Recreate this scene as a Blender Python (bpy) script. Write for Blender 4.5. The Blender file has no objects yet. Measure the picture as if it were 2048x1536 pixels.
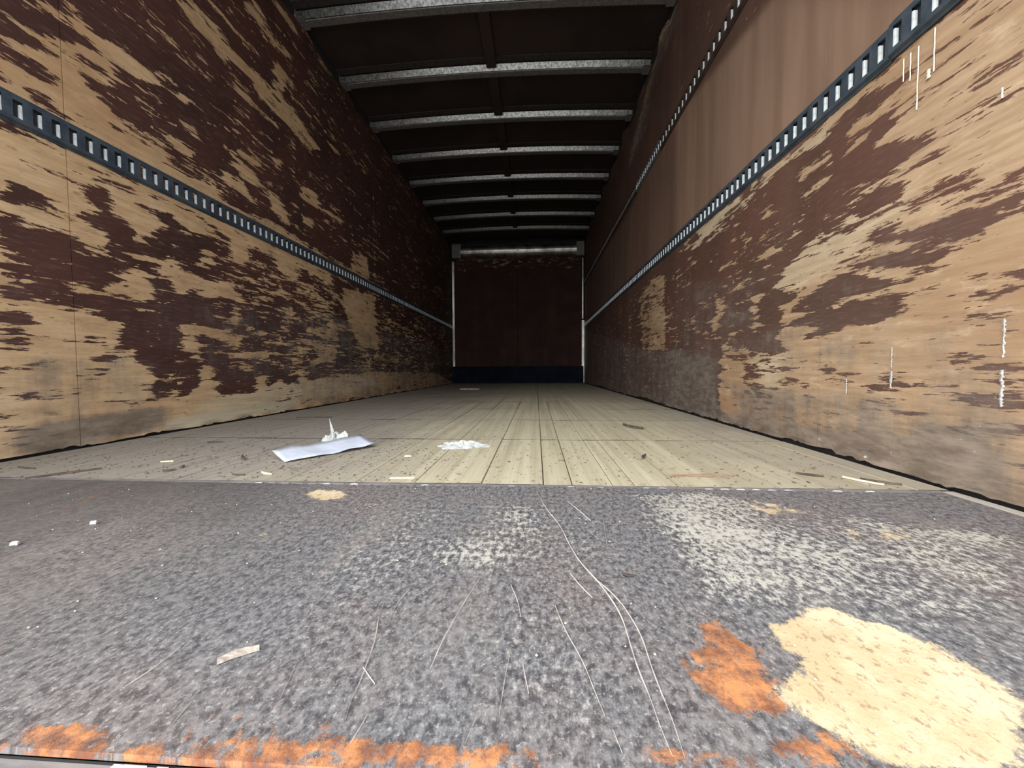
import bpy, math, random
import numpy as np
from mathutils import Matrix, Vector
random.seed(7)
rng = np.random.default_rng(11)
S = bpy.context.scene
COL = S.collection

# ---------------------------------------------------------------- camera, sky, sun, exposure
cam_d = bpy.data.cameras.new('camera')
cam = bpy.data.objects.new('camera', cam_d)
COL.objects.link(cam)
cam_d.sensor_width = 36
cam_d.lens = 755.9 / 2048 * 36
cam_d.clip_start = 0.01
cam_d.clip_end = 400
cam.matrix_world = (Matrix.Translation((0, 0, 0.2686)) @ Matrix.Rotation(0.0643, 4, 'Z')
                    @ Matrix.Rotation(math.pi / 2 - 0.0395, 4, 'X') @ Matrix.Rotation(-0.0055, 4, 'Z'))
S.camera = cam

world = bpy.data.worlds.new('overcast_sky')
S.world = world
world.use_nodes = True
wn = world.node_tree
wn.nodes.clear()
w_out = wn.nodes.new('ShaderNodeOutputWorld')
w_bg = wn.nodes.new('ShaderNodeBackground')
w_sky = wn.nodes.new('ShaderNodeTexSky')
w_sky.sky_type = 'HOSEK_WILKIE'
w_sky.turbidity = 8
w_sky.ground_albedo = 0.4
w_sky.sun_direction = Vector((-0.62, -0.62, 0.48)).normalized()
w_mix = wn.nodes.new('ShaderNodeMix')
w_mix.data_type = 'RGBA'
w_mix.inputs[0].default_value = 0.72
w_mix.inputs[7].default_value = (0.92, 0.96, 1.0, 1)      # cloud cover
wn.links.new(w_sky.outputs[0], w_mix.inputs[6])
wn.links.new(w_mix.outputs[2], w_bg.inputs[0])
w_bg.inputs[1].default_value = 3.9
wn.links.new(w_bg.outputs[0], w_out.inputs[0])

sun_d = bpy.data.lights.new('hazy_sun', 'SUN')
sun_d.energy = 3.0
sun_d.angle = math.radians(75)
sun_d.color = (1.0, 0.97, 0.92)
sun = bpy.data.objects.new('hazy_sun', sun_d)
sun.rotation_euler = Vector((0.62, 0.66, -0.42)).to_track_quat('-Z', 'Y').to_euler()
sun.location = (-8, -10, 8)
COL.objects.link(sun)

XL, XR = -1.5988, 0.9012
Y0, YB = 0.2, 7.177
# light portal across the open rear doorway (guides sampling of the sky, gives off nothing itself)
po_d = bpy.data.lights.new('doorway_portal', 'AREA')
po_d.shape = 'RECTANGLE'; po_d.size = XR - XL; po_d.size_y = 2.66
po_d.cycles.is_portal = True
po = bpy.data.objects.new('doorway_portal', po_d)
po.location = ((XL + XR) / 2, Y0 - 0.03, 1.33)
po.rotation_euler = (math.radians(90), 0, 0)
COL.objects.link(po)

S.view_settings.view_transform = 'Standard'
S.view_settings.look = 'None'
S.view_settings.gamma = 1
S.view_settings.use_curve_mapping = False
S.view_settings.exposure = 0.3
S.cycles.use_denoising = True
S.cycles.max_bounces = 8
S.cycles.diffuse_bounces = 5
S.cycles.glossy_bounces = 3
S.cycles.caustics_reflective = False
S.cycles.caustics_refractive = False

# ---------------------------------------------------------------- wear outlines: (channel, value, outline in wall or floor metres)
WEAR_LEFT = [
 ('w',0.8,[(1.076,1.381),(1.246,1.540),(1.288,1.529),(1.341,1.506),(1.391,1.511),(1.448,1.516),(1.521,1.498),(1.567,1.487),(1.499,1.452),(1.406,1.458),(1.362,1.415),(1.394,1.384),(1.387,1.338),(1.341,1.324),(1.315,1.273),(1.371,1.248),(1.396,1.231),(1.436,1.219),(1.496,1.230),(1.570,1.244),(1.572,1.184),(1.642,1.163),(1.741,1.166),(1.836,1.187),(1.846,1.145),(2.009,1.142),(2.114,1.160),(2.387,1.151),(2.609,1.162),(2.503,1.084),(1.505,1.103),(1.065,1.111)]),
 ('w',-0.9,[(1.076,1.381),(1.122,1.424),(1.147,1.427),(1.208,1.444),(1.237,1.486),(1.267,1.468),(1.320,1.443),(1.288,1.418),(1.233,1.394),(1.193,1.389),(1.142,1.351),(1.119,1.362),(1.075,1.354)]),
 ('w',-0.8,[(1.177,1.476),(1.213,1.510),(1.266,1.509),(1.291,1.498),(1.272,1.494),(1.223,1.487)]),
 ('w',-0.8,[(1.074,1.336),(1.107,1.343),(1.130,1.341),(1.178,1.335),(1.244,1.323),(1.177,1.309),(1.127,1.290),(1.072,1.282)]),
 ('w',-0.9,[(1.070,1.254),(1.127,1.270),(1.162,1.268),(1.221,1.253),(1.175,1.203),(1.136,1.208),(1.069,1.219)]),
 ('w',-0.8,[(1.252,1.360),(1.275,1.378),(1.344,1.392),(1.412,1.388),(1.377,1.375),(1.311,1.358)]),
 ('w',-0.8,[(1.287,1.493),(1.317,1.503),(1.365,1.499),(1.340,1.483),(1.309,1.485)]),
 ('w',-0.8,[(1.272,1.314),(1.318,1.328),(1.365,1.308),(1.425,1.278),(1.398,1.263),(1.324,1.279)]),
 ('w',-0.7,[(1.075,1.155),(1.122,1.165),(1.197,1.173),(1.193,1.145),(1.144,1.130),(1.133,1.153)]),
 ('w',0.6,[(1.636,1.906),(1.738,2.001),(1.805,2.005),(1.892,1.998),(2.020,1.965),(2.048,1.961),(2.319,1.984),(2.438,1.982),(2.778,1.910),(2.650,1.824),(2.336,1.853),(2.164,1.855),(2.053,1.912),(1.967,1.897),(1.886,1.858),(1.814,1.884),(1.759,1.884),(1.684,1.906)]),
 ('w',0.6,[(2.315,2.190),(2.423,2.192),(2.414,2.101),(2.351,1.985),(2.267,2.015)]),
 ('w',0.6,[(2.071,2.313),(2.132,2.370),(2.228,2.374),(2.302,2.308),(2.516,2.344),(2.452,2.300),(2.286,2.251),(2.181,2.248),(2.124,2.267),(2.050,2.246)]),
 ('w',0.5,[(1.831,2.088),(1.849,2.105),(2.054,2.085),(2.035,2.070)]),
 ('w',0.5,[(2.298,2.526),(2.331,2.556),(2.516,2.569),(2.545,2.503),(2.502,2.506)]),
 ('w',0.5,[(1.729,1.790),(1.781,1.782),(1.843,1.759),(1.807,1.737),(1.735,1.754)]),
 ('w',0.5,[(1.946,1.797),(2.092,1.796),(2.333,1.783),(2.309,1.766),(2.011,1.762)]),
 ('w',0.7,[(1.529,1.545),(1.555,1.548),(1.614,1.547),(1.597,1.519),(1.554,1.523)]),
 ('w',0.7,[(1.626,1.504),(1.680,1.529),(1.713,1.493),(1.665,1.479)]),
 ('w',0.7,[(1.615,1.406),(1.712,1.409),(1.797,1.373),(1.737,1.364),(1.649,1.376)]),
 ('w',0.7,[(1.550,1.285),(1.622,1.298),(1.707,1.280),(1.696,1.256),(1.632,1.252),(1.575,1.271)]),
 ('w',0.8,[(1.849,1.285),(1.931,1.309),(2.027,1.312),(2.049,1.241),(1.988,1.227),(1.890,1.246)]),
 ('w',0.6,[(1.889,1.356),(2.067,1.398),(2.183,1.344),(2.027,1.312)]),
 ('w',0.6,[(1.941,1.461),(2.071,1.471),(2.217,1.454),(2.146,1.441),(1.997,1.436)]),
 ('w',0.6,[(2.217,1.563),(2.306,1.576),(2.350,1.538),(2.277,1.530)]),
 ('w',0.8,[(2.193,1.306),(2.313,1.335),(2.382,1.276),(2.404,1.208),(2.307,1.187),(2.242,1.244)]),
 ('w',0.5,[(2.495,1.513),(2.650,1.552),(2.773,1.492),(2.530,1.443)]),
 ('w',0.6,[(2.541,1.935),(2.653,1.902),(2.664,1.866),(2.560,1.863)]),
 ('w',0.6,[(2.536,1.331),(2.659,1.345),(2.668,1.288),(2.556,1.282)]),
 ('w',0.4,[(2.564,1.462),(3.214,1.526),(3.196,1.502),(2.575,1.439)]),
 ('w',0.4,[(2.837,2.040),(2.950,2.038),(3.070,2.020),(2.977,1.992)]),
 ('w',0.7,[(3.248,1.294),(3.544,1.336),(3.568,1.154),(3.197,1.151)]),
 ('w',0.35,[(2.304,1.115),(2.620,1.156),(3.197,1.151),(4.088,1.115),(3.819,1.036),(3.108,1.073),(2.503,1.084)]),
 ('w',-0.85,[(1.286,0.929),(1.330,0.948),(1.338,0.889),(1.357,0.860),(1.413,0.863),(1.438,0.830),(1.494,0.854),(1.559,0.888),(1.549,0.916),(1.597,0.982),(1.663,1.014),(1.735,1.016),(1.804,0.995),(1.862,0.967),(1.943,0.969),(2.068,0.972),(2.298,0.974),(2.612,0.960),(3.186,0.914),(3.810,0.856),(5.917,0.735),(5.891,0.221),(3.782,0.241),(3.155,0.234),(2.519,0.194),(2.383,0.155),(2.264,0.202),(2.110,0.154),(2.012,0.126),(1.811,0.133),(1.768,0.173),(1.701,0.229),(1.659,0.161),(1.608,0.148),(1.575,0.211),(1.550,0.163),(1.489,0.157),(1.476,0.190),(1.489,0.252),(1.421,0.301),(1.424,0.369),(1.377,0.347),(1.373,0.457),(1.298,0.475),(1.275,0.503),(1.223,0.499),(1.156,0.508),(1.107,0.511),(1.072,0.509),(1.105,0.476),(1.103,0.416),(1.035,0.401),(1.048,0.704),(1.158,0.720),(1.233,0.743),(1.254,0.715),(1.204,0.699),(1.253,0.687),(1.356,0.692),(1.316,0.726),(1.319,0.791),(1.250,0.804),(1.259,0.830),(1.314,0.852),(1.276,0.890)]),
 ('w',-0.38,[(1.846,0.931),(2.298,0.974),(3.810,0.856),(5.915,0.696),(5.891,0.221),(3.155,0.225),(2.464,0.196),(2.267,0.271),(1.947,0.272),(1.797,0.496)]),
 ('w',0.5,[(1.039,0.506),(1.108,0.477),(1.102,0.456),(1.037,0.456)]),
 ('w',-0.3,[(1.035,0.401),(1.103,0.416),(1.101,0.329),(1.053,0.317),(1.031,0.316)]),
 ('w',-0.8,[(1.054,0.854),(1.109,0.860),(1.200,0.816),(1.156,0.809),(1.101,0.801),(1.109,0.781),(1.050,0.769)]),
 ('w',-0.8,[(1.050,0.752),(1.107,0.754),(1.102,0.731),(1.048,0.727)]),
 ('w',0.7,[(1.339,0.603),(1.405,0.670),(1.497,0.680),(1.490,0.561),(1.460,0.539),(1.395,0.567),(1.321,0.568)]),
 ('w',0.7,[(1.507,0.683),(1.542,0.744),(1.599,0.772),(1.625,0.712),(1.646,0.615),(1.597,0.606),(1.583,0.669)]),
 ('w',0.6,[(1.626,0.724),(1.722,0.713),(1.719,0.653),(1.637,0.655)]),
 ('w',0.6,[(1.159,0.584),(1.212,0.579),(1.278,0.562),(1.242,0.534),(1.205,0.561)]),
 ('w',0.5,[(1.044,0.621),(1.087,0.600),(1.116,0.592),(1.075,0.589),(1.043,0.595)]),
 ('w',0.5,[(1.375,0.726),(1.490,0.750),(1.478,0.716),(1.392,0.711)]),
 ('w',0.6,[(1.444,0.836),(1.483,0.829),(1.461,0.782),(1.417,0.787)]),
 ('w',0.75,[(1.714,0.833),(1.799,0.871),(1.810,0.796),(1.724,0.768)]),
 ('w',0.75,[(1.924,0.994),(2.007,1.023),(2.031,0.897),(1.945,0.856),(1.927,0.906)]),
 ('w',0.75,[(2.230,0.976),(2.501,1.023),(2.537,0.976),(2.467,0.868),(2.339,0.845),(2.272,0.906)]),
 ('w',0.75,[(1.585,0.973),(1.682,1.004),(1.739,0.989),(1.862,0.949),(1.810,0.924),(1.704,0.918),(1.606,0.927)]),
 ('w',0.5,[(1.490,0.760),(1.672,0.758),(1.723,0.749),(1.552,0.726)]),
 ('w',0.6,[(1.735,0.704),(1.867,0.720),(2.006,0.650),(1.928,0.631),(1.834,0.652),(1.717,0.601)]),
 ('w',0.5,[(1.712,0.491),(1.889,0.476),(1.997,0.459),(1.918,0.399),(1.710,0.444)]),
 ('w',0.3,[(1.912,0.641),(1.963,0.650),(1.963,0.489),(1.915,0.484)]),
 ('w',0.6,[(2.312,0.666),(2.412,0.692),(2.408,0.609),(2.329,0.612)]),
 ('w',0.1,[(2.533,0.890),(2.942,0.886),(2.915,0.617),(2.521,0.614)]),
 ('w',0.7,[(2.536,0.564),(2.969,0.639),(2.970,0.503),(2.562,0.515)]),
 ('w',0.85,[(3.062,0.951),(3.697,1.002),(3.743,0.469),(3.372,0.487),(3.174,0.634),(3.095,0.771)]),
 ('w',0.6,[(2.619,0.449),(2.984,0.472),(2.918,0.356),(2.534,0.277),(2.710,0.381)]),
 ('w',0.8,[(1.820,0.333),(2.023,0.369),(2.141,0.383),(2.202,0.338)]),
 ('w',0.7,[(1.599,0.496),(1.635,0.478),(1.674,0.505),(1.714,0.522),(1.700,0.325),(1.617,0.352)]),
 ('w',0.7,[(1.704,0.301),(1.782,0.277),(1.817,0.132),(1.697,0.125)]),
 ('w',0.7,[(2.066,0.237),(2.134,0.236),(2.140,0.093),(2.041,0.101)]),
 ('w',-0.8,[(1.264,0.408),(1.298,0.406),(1.294,0.391),(1.266,0.392)]),
 ('w',-0.8,[(1.239,0.365),(1.278,0.373),(1.271,0.360)]),
 ('w',-0.8,[(1.262,0.306),(1.291,0.329),(1.355,0.340),(1.354,0.319),(1.290,0.301)]),
 ('w',-0.7,[(1.278,0.283),(1.309,0.277),(1.308,0.262),(1.282,0.266)]),
 ('w',-0.8,[(1.339,0.364),(1.381,0.371),(1.377,0.339),(1.342,0.346)]),
 ('w',-0.5,[(1.035,0.394),(1.034,0.376),(1.197,0.376),(1.190,0.386),(1.101,0.388)]),
 ('w',0.55,[(2.520,0.201),(3.156,0.247),(5.891,0.221),(7.132,0.018),(7.125,-0.125),(2.006,-0.008),(1.781,0.123),(2.262,0.161)]),
 ('w',0.95,[(1.502,0.071),(1.698,0.153),(1.752,0.125),(2.050,0.129),(2.462,0.152),(3.780,0.215),(4.345,0.089),(2.402,-0.002),(1.532,-0.009)]),
 ('d',1.2,[(1.046,0.091),(1.207,0.104),(1.526,0.118),(1.533,0.012),(1.040,0.001)]),
 ('d',0.55,[(1.031,0.304),(1.261,0.345),(1.471,0.314),(1.506,0.145),(1.207,0.118),(1.023,0.110)]),
 ('d',0.6,[(2.286,0.708),(6.955,0.629),(7.125,-0.125),(2.455,-0.001),(2.417,0.337)]),
 ('d',0.5,[(1.041,0.543),(1.109,0.559),(1.098,0.306),(1.030,0.289)]),
 ('d',0.4,[(1.445,0.637),(1.721,0.701),(1.763,0.370),(1.434,0.374)]),
 ('d',0.45,[(1.717,0.606),(2.485,0.677),(2.520,0.201),(1.700,0.201)]),
 ('p',1,[(1.523,0.053),(1.622,0.062),(2.010,0.070),(2.406,0.081),(2.413,0.021),(2.007,0.020),(1.619,0.003),(1.532,-0.001)]),
 ('p',0.8,[(1.030,0.274),(1.053,0.267),(1.042,-0.008),(1.018,-0.006)]),
 ('p',0.6,[(1.358,0.321),(1.390,0.313),(1.388,0.095),(1.357,0.099)]),
 ('p',0.5,[(1.697,0.130),(2.464,0.202),(3.660,0.217),(3.774,0.087),(2.458,0.067),(1.750,0.081)]),
 ('p',0.6,[(1.184,0.112),(1.210,0.114),(1.214,0.011),(1.191,0.012)]),
]
WEAR_RIGHT = [
 ('w',-0.95,[(8.891,-0.228),(7.026,1.158),(2.595,1.049),(1.338,1.034),(0.936,1.086),(5.542,5.400),(7.919,2.698)]),
 ('w',-0.85,[(7.024,1.021),(2.557,0.999),(2.239,1.017),(1.944,0.957),(1.762,0.977),(1.744,1.045),(1.613,0.994),(1.517,0.991),(1.433,0.996),(1.382,1.006),(1.289,0.958),(1.269,0.993),(1.211,1.004),(1.167,1.011),(1.126,1.007),(1.059,0.991),(1.010,0.984),(1.006,0.970),(1.037,0.957),(1.079,0.965),(1.105,0.949),(1.136,0.940),(1.085,0.921),(1.049,0.908),(1.035,0.881),(1.054,0.869),(1.105,0.865),(1.019,0.828),(0.946,0.783),(0.955,0.770),(1.018,0.774),(1.058,0.770),(1.064,0.742),(1.133,0.762),(1.184,0.754),(1.260,0.731),(1.280,0.697),(1.346,0.679),(1.407,0.638),(1.475,0.620),(1.565,0.575),(1.444,0.541),(1.365,0.516),(1.470,0.500),(1.562,0.496),(1.506,0.497),(1.470,0.472),(1.472,0.367),(1.431,0.332),(1.479,0.323),(1.618,0.341),(1.660,0.297),(1.923,0.327),(1.912,-0.012),(2.609,0.003),(7.006,-0.031)]),
 ('w',-0.4,[(7.022,0.930),(3.088,0.968),(2.585,0.720),(2.562,0.008),(7.006,-0.031)]),
 ('w',-0.45,[(2.592,0.951),(1.942,0.896),(1.484,0.888),(1.474,0.593),(1.661,0.301),(1.923,0.327),(2.574,0.389)]),
 ('w',0.75,[(1.190,0.902),(1.188,0.955),(1.138,0.976),(1.105,0.939),(1.110,0.902),(1.140,0.861),(1.174,0.872)]),
 ('w',0.5,[(1.219,1.006),(1.175,0.999),(1.150,1.010),(1.185,1.024)]),
 ('w',0.8,[(1.379,0.922),(1.351,0.936),(1.229,0.919),(1.230,0.893),(1.350,0.911)]),
 ('w',0.8,[(1.367,0.857),(1.307,0.871),(1.225,0.857),(1.234,0.841),(1.329,0.839)]),
 ('w',0.7,[(1.300,0.788),(1.167,0.780),(1.030,0.757),(1.043,0.742),(1.167,0.756),(1.282,0.771)]),
 ('w',0.6,[(1.593,0.912),(1.529,0.911),(1.536,0.835),(1.582,0.861)]),
 ('w',0.6,[(1.380,0.960),(1.361,0.953),(1.351,0.813),(1.371,0.825)]),
 ('w',0.6,[(1.677,0.790),(1.481,0.796),(1.379,0.795),(1.399,0.782),(1.572,0.775),(1.756,0.794)]),
 ('w',0.7,[(1.570,0.722),(1.372,0.730),(1.381,0.711),(1.569,0.693)]),
 ('w',0.6,[(1.602,0.662),(1.448,0.673),(1.476,0.663),(1.568,0.653)]),
 ('w',0.5,[(1.989,0.750),(1.677,0.765),(1.695,0.758),(1.937,0.737)]),
 ('w',0.5,[(1.837,0.619),(1.673,0.655),(1.691,0.643),(1.814,0.608)]),
 ('w',0.6,[(2.341,0.888),(2.169,0.885),(2.136,0.854),(2.304,0.872)]),
 ('w',0.6,[(1.997,0.989),(1.763,0.988),(1.752,0.919),(1.800,0.837),(1.868,0.871),(1.812,0.942),(1.943,0.932)]),
 ('w',0.7,[(1.975,0.647),(1.933,0.626),(1.844,0.563),(1.928,0.479),(2.011,0.433),(2.003,0.501),(1.962,0.558)]),
 ('w',0.8,[(1.651,0.561),(1.591,0.564),(1.601,0.442),(1.639,0.409),(1.668,0.512)]),
 ('w',0.75,[(3.088,0.968),(2.748,0.930),(2.711,0.396),(3.126,0.416)]),
 ('w',0.3,[(3.376,0.905),(3.088,0.948),(3.073,0.453),(3.285,0.424)]),
 ('w',0.5,[(2.726,0.554),(2.534,0.533),(2.533,0.500),(2.704,0.506)]),
 ('w',0.55,[(1.853,0.428),(1.724,0.438),(1.734,0.402),(1.853,0.405)]),
 ('w',0.3,[(1.900,0.380),(1.663,0.365),(1.660,0.280),(1.898,0.319)]),
 ('w',0.15,[(1.714,0.281),(1.588,0.279),(1.567,0.140),(1.693,0.129)]),
 ('w',-0.8,[(1.266,0.793),(1.184,0.754),(1.016,0.719),(1.008,0.698),(1.041,0.679),(1.114,0.686),(1.183,0.710),(1.263,0.689),(1.281,0.721)]),
 ('w',0.6,[(1.282,0.749),(1.132,0.727),(1.115,0.710),(1.259,0.716)]),
 ('w',-0.8,[(1.111,0.597),(1.067,0.632),(0.986,0.599),(0.929,0.600),(0.841,0.592),(0.788,0.581),(0.786,0.559),(0.819,0.548),(0.906,0.554),(0.961,0.559),(1.011,0.583),(1.080,0.591)]),
 ('w',-0.8,[(1.086,0.556),(1.050,0.562),(0.949,0.551),(0.896,0.548),(0.823,0.543),(0.812,0.526),(0.895,0.534),(0.937,0.534),(0.908,0.511),(0.914,0.500),(0.947,0.497),(1.008,0.518),(1.064,0.536),(1.159,0.538),(1.194,0.532),(1.159,0.548)]),
 ('w',-0.8,[(1.364,0.503),(1.257,0.523),(1.191,0.539),(1.093,0.517),(1.047,0.485),(1.032,0.455),(0.979,0.466),(1.006,0.447),(1.001,0.415),(1.030,0.388),(1.103,0.377),(1.168,0.394),(1.207,0.366),(1.251,0.367),(1.359,0.363),(1.269,0.395),(1.361,0.414),(1.413,0.429),(1.254,0.448),(1.414,0.459)]),
 ('w',0.6,[(1.251,0.476),(1.061,0.464),(1.039,0.447),(1.156,0.450),(1.240,0.443)]),
 ('w',-0.75,[(0.991,0.746),(0.898,0.749),(0.895,0.740),(0.989,0.742)]),
 ('w',-0.75,[(0.977,0.675),(0.901,0.681),(0.817,0.660),(0.895,0.664),(0.965,0.664)]),
 ('w',-0.75,[(0.951,0.618),(0.919,0.635),(0.836,0.633),(0.836,0.627),(0.909,0.625)]),
 ('w',-0.7,[(0.802,0.597),(0.772,0.592),(0.771,0.574),(0.800,0.585)]),
 ('w',-0.7,[(0.916,0.535),(0.805,0.512),(0.894,0.514)]),
 ('w',-0.5,[(0.866,0.409),(0.814,0.422),(0.807,0.399),(0.861,0.402)]),
 ('w',-0.6,[(0.790,0.519),(0.769,0.516),(0.769,0.502),(0.788,0.507)]),
 ('w',-0.6,[(0.786,0.409),(0.765,0.410),(0.765,0.399),(0.784,0.400)]),
 ('w',-0.7,[(1.136,1.054),(1.082,1.046),(1.074,1.028),(1.119,1.032)]),
 ('w',-0.6,[(0.931,0.947),(0.885,0.918),(0.920,0.925)]),
 ('d',0.95,[(2.721,0.396),(1.924,0.357),(1.912,-0.012),(2.658,-0.002)]),
 ('d',0.75,[(1.919,0.209),(1.353,0.192),(0.936,0.203),(0.884,0.239),(0.761,0.299),(0.754,0.114),(1.650,0.006)]),
 ('d',0.7,[(7.023,0.976),(3.072,0.414),(2.721,0.396),(2.657,-0.019),(7.006,-0.050)]),
 ('d',0.5,[(1.469,0.445),(0.764,0.391),(0.758,0.225),(1.461,0.223)]),
 ('d',0.35,[(1.068,0.654),(0.785,0.577),(0.806,0.524),(1.008,0.509),(1.268,0.372),(1.364,0.499)]),
 ('d',0.5,[(1.475,0.629),(1.669,0.554),(1.465,0.334),(1.922,0.307),(2.529,0.387),(2.543,0.841),(1.935,0.700)]),
 ('p',0.5,[(2.594,1.010),(1.765,1.043),(1.489,1.017),(1.212,1.009),(1.192,0.982),(1.487,0.980),(1.760,0.922),(1.943,0.920),(2.460,0.915)]),
 ('p',0.5,[(1.661,0.301),(1.436,0.332),(1.458,0.149),(1.568,0.180)]),
 ('p',0.35,[(1.427,0.828),(1.015,0.707),(0.976,0.666),(1.160,0.577),(1.471,0.519),(1.565,0.575)]),
 ('w',0.15,[(2.646,2.688),(2.990,2.686),(3.244,2.540),(3.621,2.408),(3.844,2.257),(3.803,2.211),(3.448,2.283),(3.266,2.316),(3.159,2.441),(2.962,2.555),(2.529,2.547)]),
 ('d',1.15,[(1.914,0.062),(1.455,0.056),(1.142,0.073),(0.992,0.075),(0.881,0.141),(0.756,0.160),(0.750,-0.007),(1.482,-0.005),(1.912,-0.012)]),
 ('d',0.6,[(2.646,2.688),(2.990,2.686),(3.244,2.540),(3.621,2.408),(3.844,2.257),(3.724,2.170),(3.337,2.217),(3.153,2.243),(3.131,2.383),(2.914,2.482),(2.414,2.441)]),
 ('w',0.2,[(2.594,1.010),(2.172,0.995),(1.945,0.993),(1.723,1.014),(1.614,1.034),(1.433,1.008),(1.358,1.010),(1.382,1.011),(1.579,0.984),(1.721,0.938),(1.942,0.908),(2.236,0.938)]),
 ('f',1,[(2.595,1.056),(1.338,1.038),(0.916,1.088),(1.511,1.660),(2.524,1.872),(2.499,1.082)]),
 ('f',0.55,[(7.026,1.158),(2.498,1.051),(2.524,1.872),(2.991,1.919),(3.713,1.770),(7.038,1.885)]),
]
STAIN_PLATE = [
 ('r',0.9,[(-0.392,0.241),(-0.379,0.249),(-0.367,0.258),(-0.326,0.251),(-0.296,0.239),(-0.283,0.242),(-0.282,0.248),(-0.248,0.252),(-0.240,0.266),(-0.224,0.271),(-0.193,0.262),(-0.175,0.257),(-0.151,0.256),(-0.128,0.256),(-0.077,0.255),(-0.027,0.259),(-0.009,0.253),(-0.002,0.240),(-0.157,0.231),(-0.374,0.230)]),
 ('r',0.35,[(-0.310,0.251),(-0.185,0.273),(-0.151,0.271),(-0.154,0.248),(-0.274,0.241)]),
 ('r',0.9,[(0.142,0.354),(0.158,0.367),(0.177,0.401),(0.196,0.409),(0.204,0.403),(0.198,0.378),(0.215,0.369),(0.205,0.334),(0.203,0.314),(0.190,0.291),(0.169,0.289),(0.147,0.297),(0.131,0.318)]),
 ('r',0.7,[(0.176,0.276),(0.202,0.283),(0.226,0.279),(0.223,0.255),(0.075,0.246),(0.089,0.260),(0.145,0.258)]),
 ('r',0.5,[(-0.026,0.255),(0.044,0.259),(0.109,0.267),(0.108,0.248),(-0.025,0.240)]),
 ('r',0.3,[(0.429,0.411),(0.461,0.406),(0.430,0.352),(0.391,0.320),(0.385,0.344)]),
 ('r',0.5,[(-0.958,0.752),(-0.970,0.792),(-0.925,0.773),(-0.919,0.734)]),
 ('r',0.35,[(-0.911,0.575),(-0.978,0.767),(-0.944,0.779),(-0.894,0.667)]),
 ('r',0.4,[(-0.721,0.585),(-0.736,0.638),(-0.711,0.651),(-0.692,0.607)]),
 ('r',0.3,[(-0.518,0.322),(-0.498,0.330),(-0.478,0.306),(-0.475,0.295)]),
 ('c',1,[(0.237,0.392),(0.277,0.415),(0.318,0.437),(0.339,0.410),(0.369,0.399),(0.379,0.380),(0.388,0.347),(0.388,0.317),(0.321,0.261),(0.230,0.255),(0.221,0.277),(0.207,0.292),(0.195,0.308),(0.198,0.318),(0.220,0.327),(0.246,0.353),(0.231,0.365)]),
 ('c',0.75,[(-0.499,0.767),(-0.489,0.815),(-0.420,0.794),(-0.388,0.754),(-0.442,0.736)]),
 ('c',0.6,[(-0.447,0.553),(-0.446,0.584),(-0.433,0.588),(-0.428,0.566)]),
 ('c',0.5,[(0.423,0.787),(0.475,0.761),(0.515,0.713),(0.435,0.697),(0.402,0.732)]),
 ('c',0.35,[(0.467,0.646),(0.616,0.674),(0.601,0.616),(0.473,0.593)]),
 ('w',0.55,[(0.187,0.806),(0.352,0.831),(0.569,0.715),(0.752,0.624),(0.495,0.408),(0.393,0.425),(0.317,0.468),(0.227,0.463),(0.190,0.506),(0.198,0.613)]),
 ('w',0.6,[(-0.143,0.515),(-0.113,0.579),(-0.067,0.683),(-0.033,0.737),(0.005,0.738),(0.001,0.622),(-0.010,0.522),(-0.049,0.493),(-0.094,0.479)]),
 ('w',0.45,[(-0.209,0.498),(-0.215,0.574),(-0.221,0.727),(-0.199,0.757),(-0.184,0.633),(-0.186,0.513)]),
 ('w',0.25,[(0.181,0.482),(0.310,0.457),(0.469,0.385),(0.403,0.330),(0.357,0.385),(0.269,0.427),(0.177,0.413)]),
 ('w',-0.9,[(-1.331,0.846),(-0.426,0.829),(-0.263,0.538),(-0.335,0.412),(-0.342,0.303),(-0.439,0.272)]),
 ('w',-0.1,[(-0.371,0.720),(0.174,0.747),(0.144,0.395),(0.081,0.269),(-0.209,0.252),(-0.316,0.279),(-0.300,0.414)]),
 ('w',0.6,[(-0.143,0.515),(-0.113,0.579),(-0.067,0.683),(-0.033,0.737),(0.005,0.738),(0.001,0.622),(-0.010,0.522),(-0.049,0.493),(-0.094,0.479)]),
 ('w',0.45,[(-0.209,0.498),(-0.215,0.574),(-0.221,0.727),(-0.199,0.757),(-0.184,0.633),(-0.186,0.513)]),
 ('w',0.1,[(0.185,0.460),(0.469,0.385),(0.391,0.320),(0.386,0.387),(0.320,0.439),(0.238,0.393),(0.200,0.406)]),
]
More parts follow.
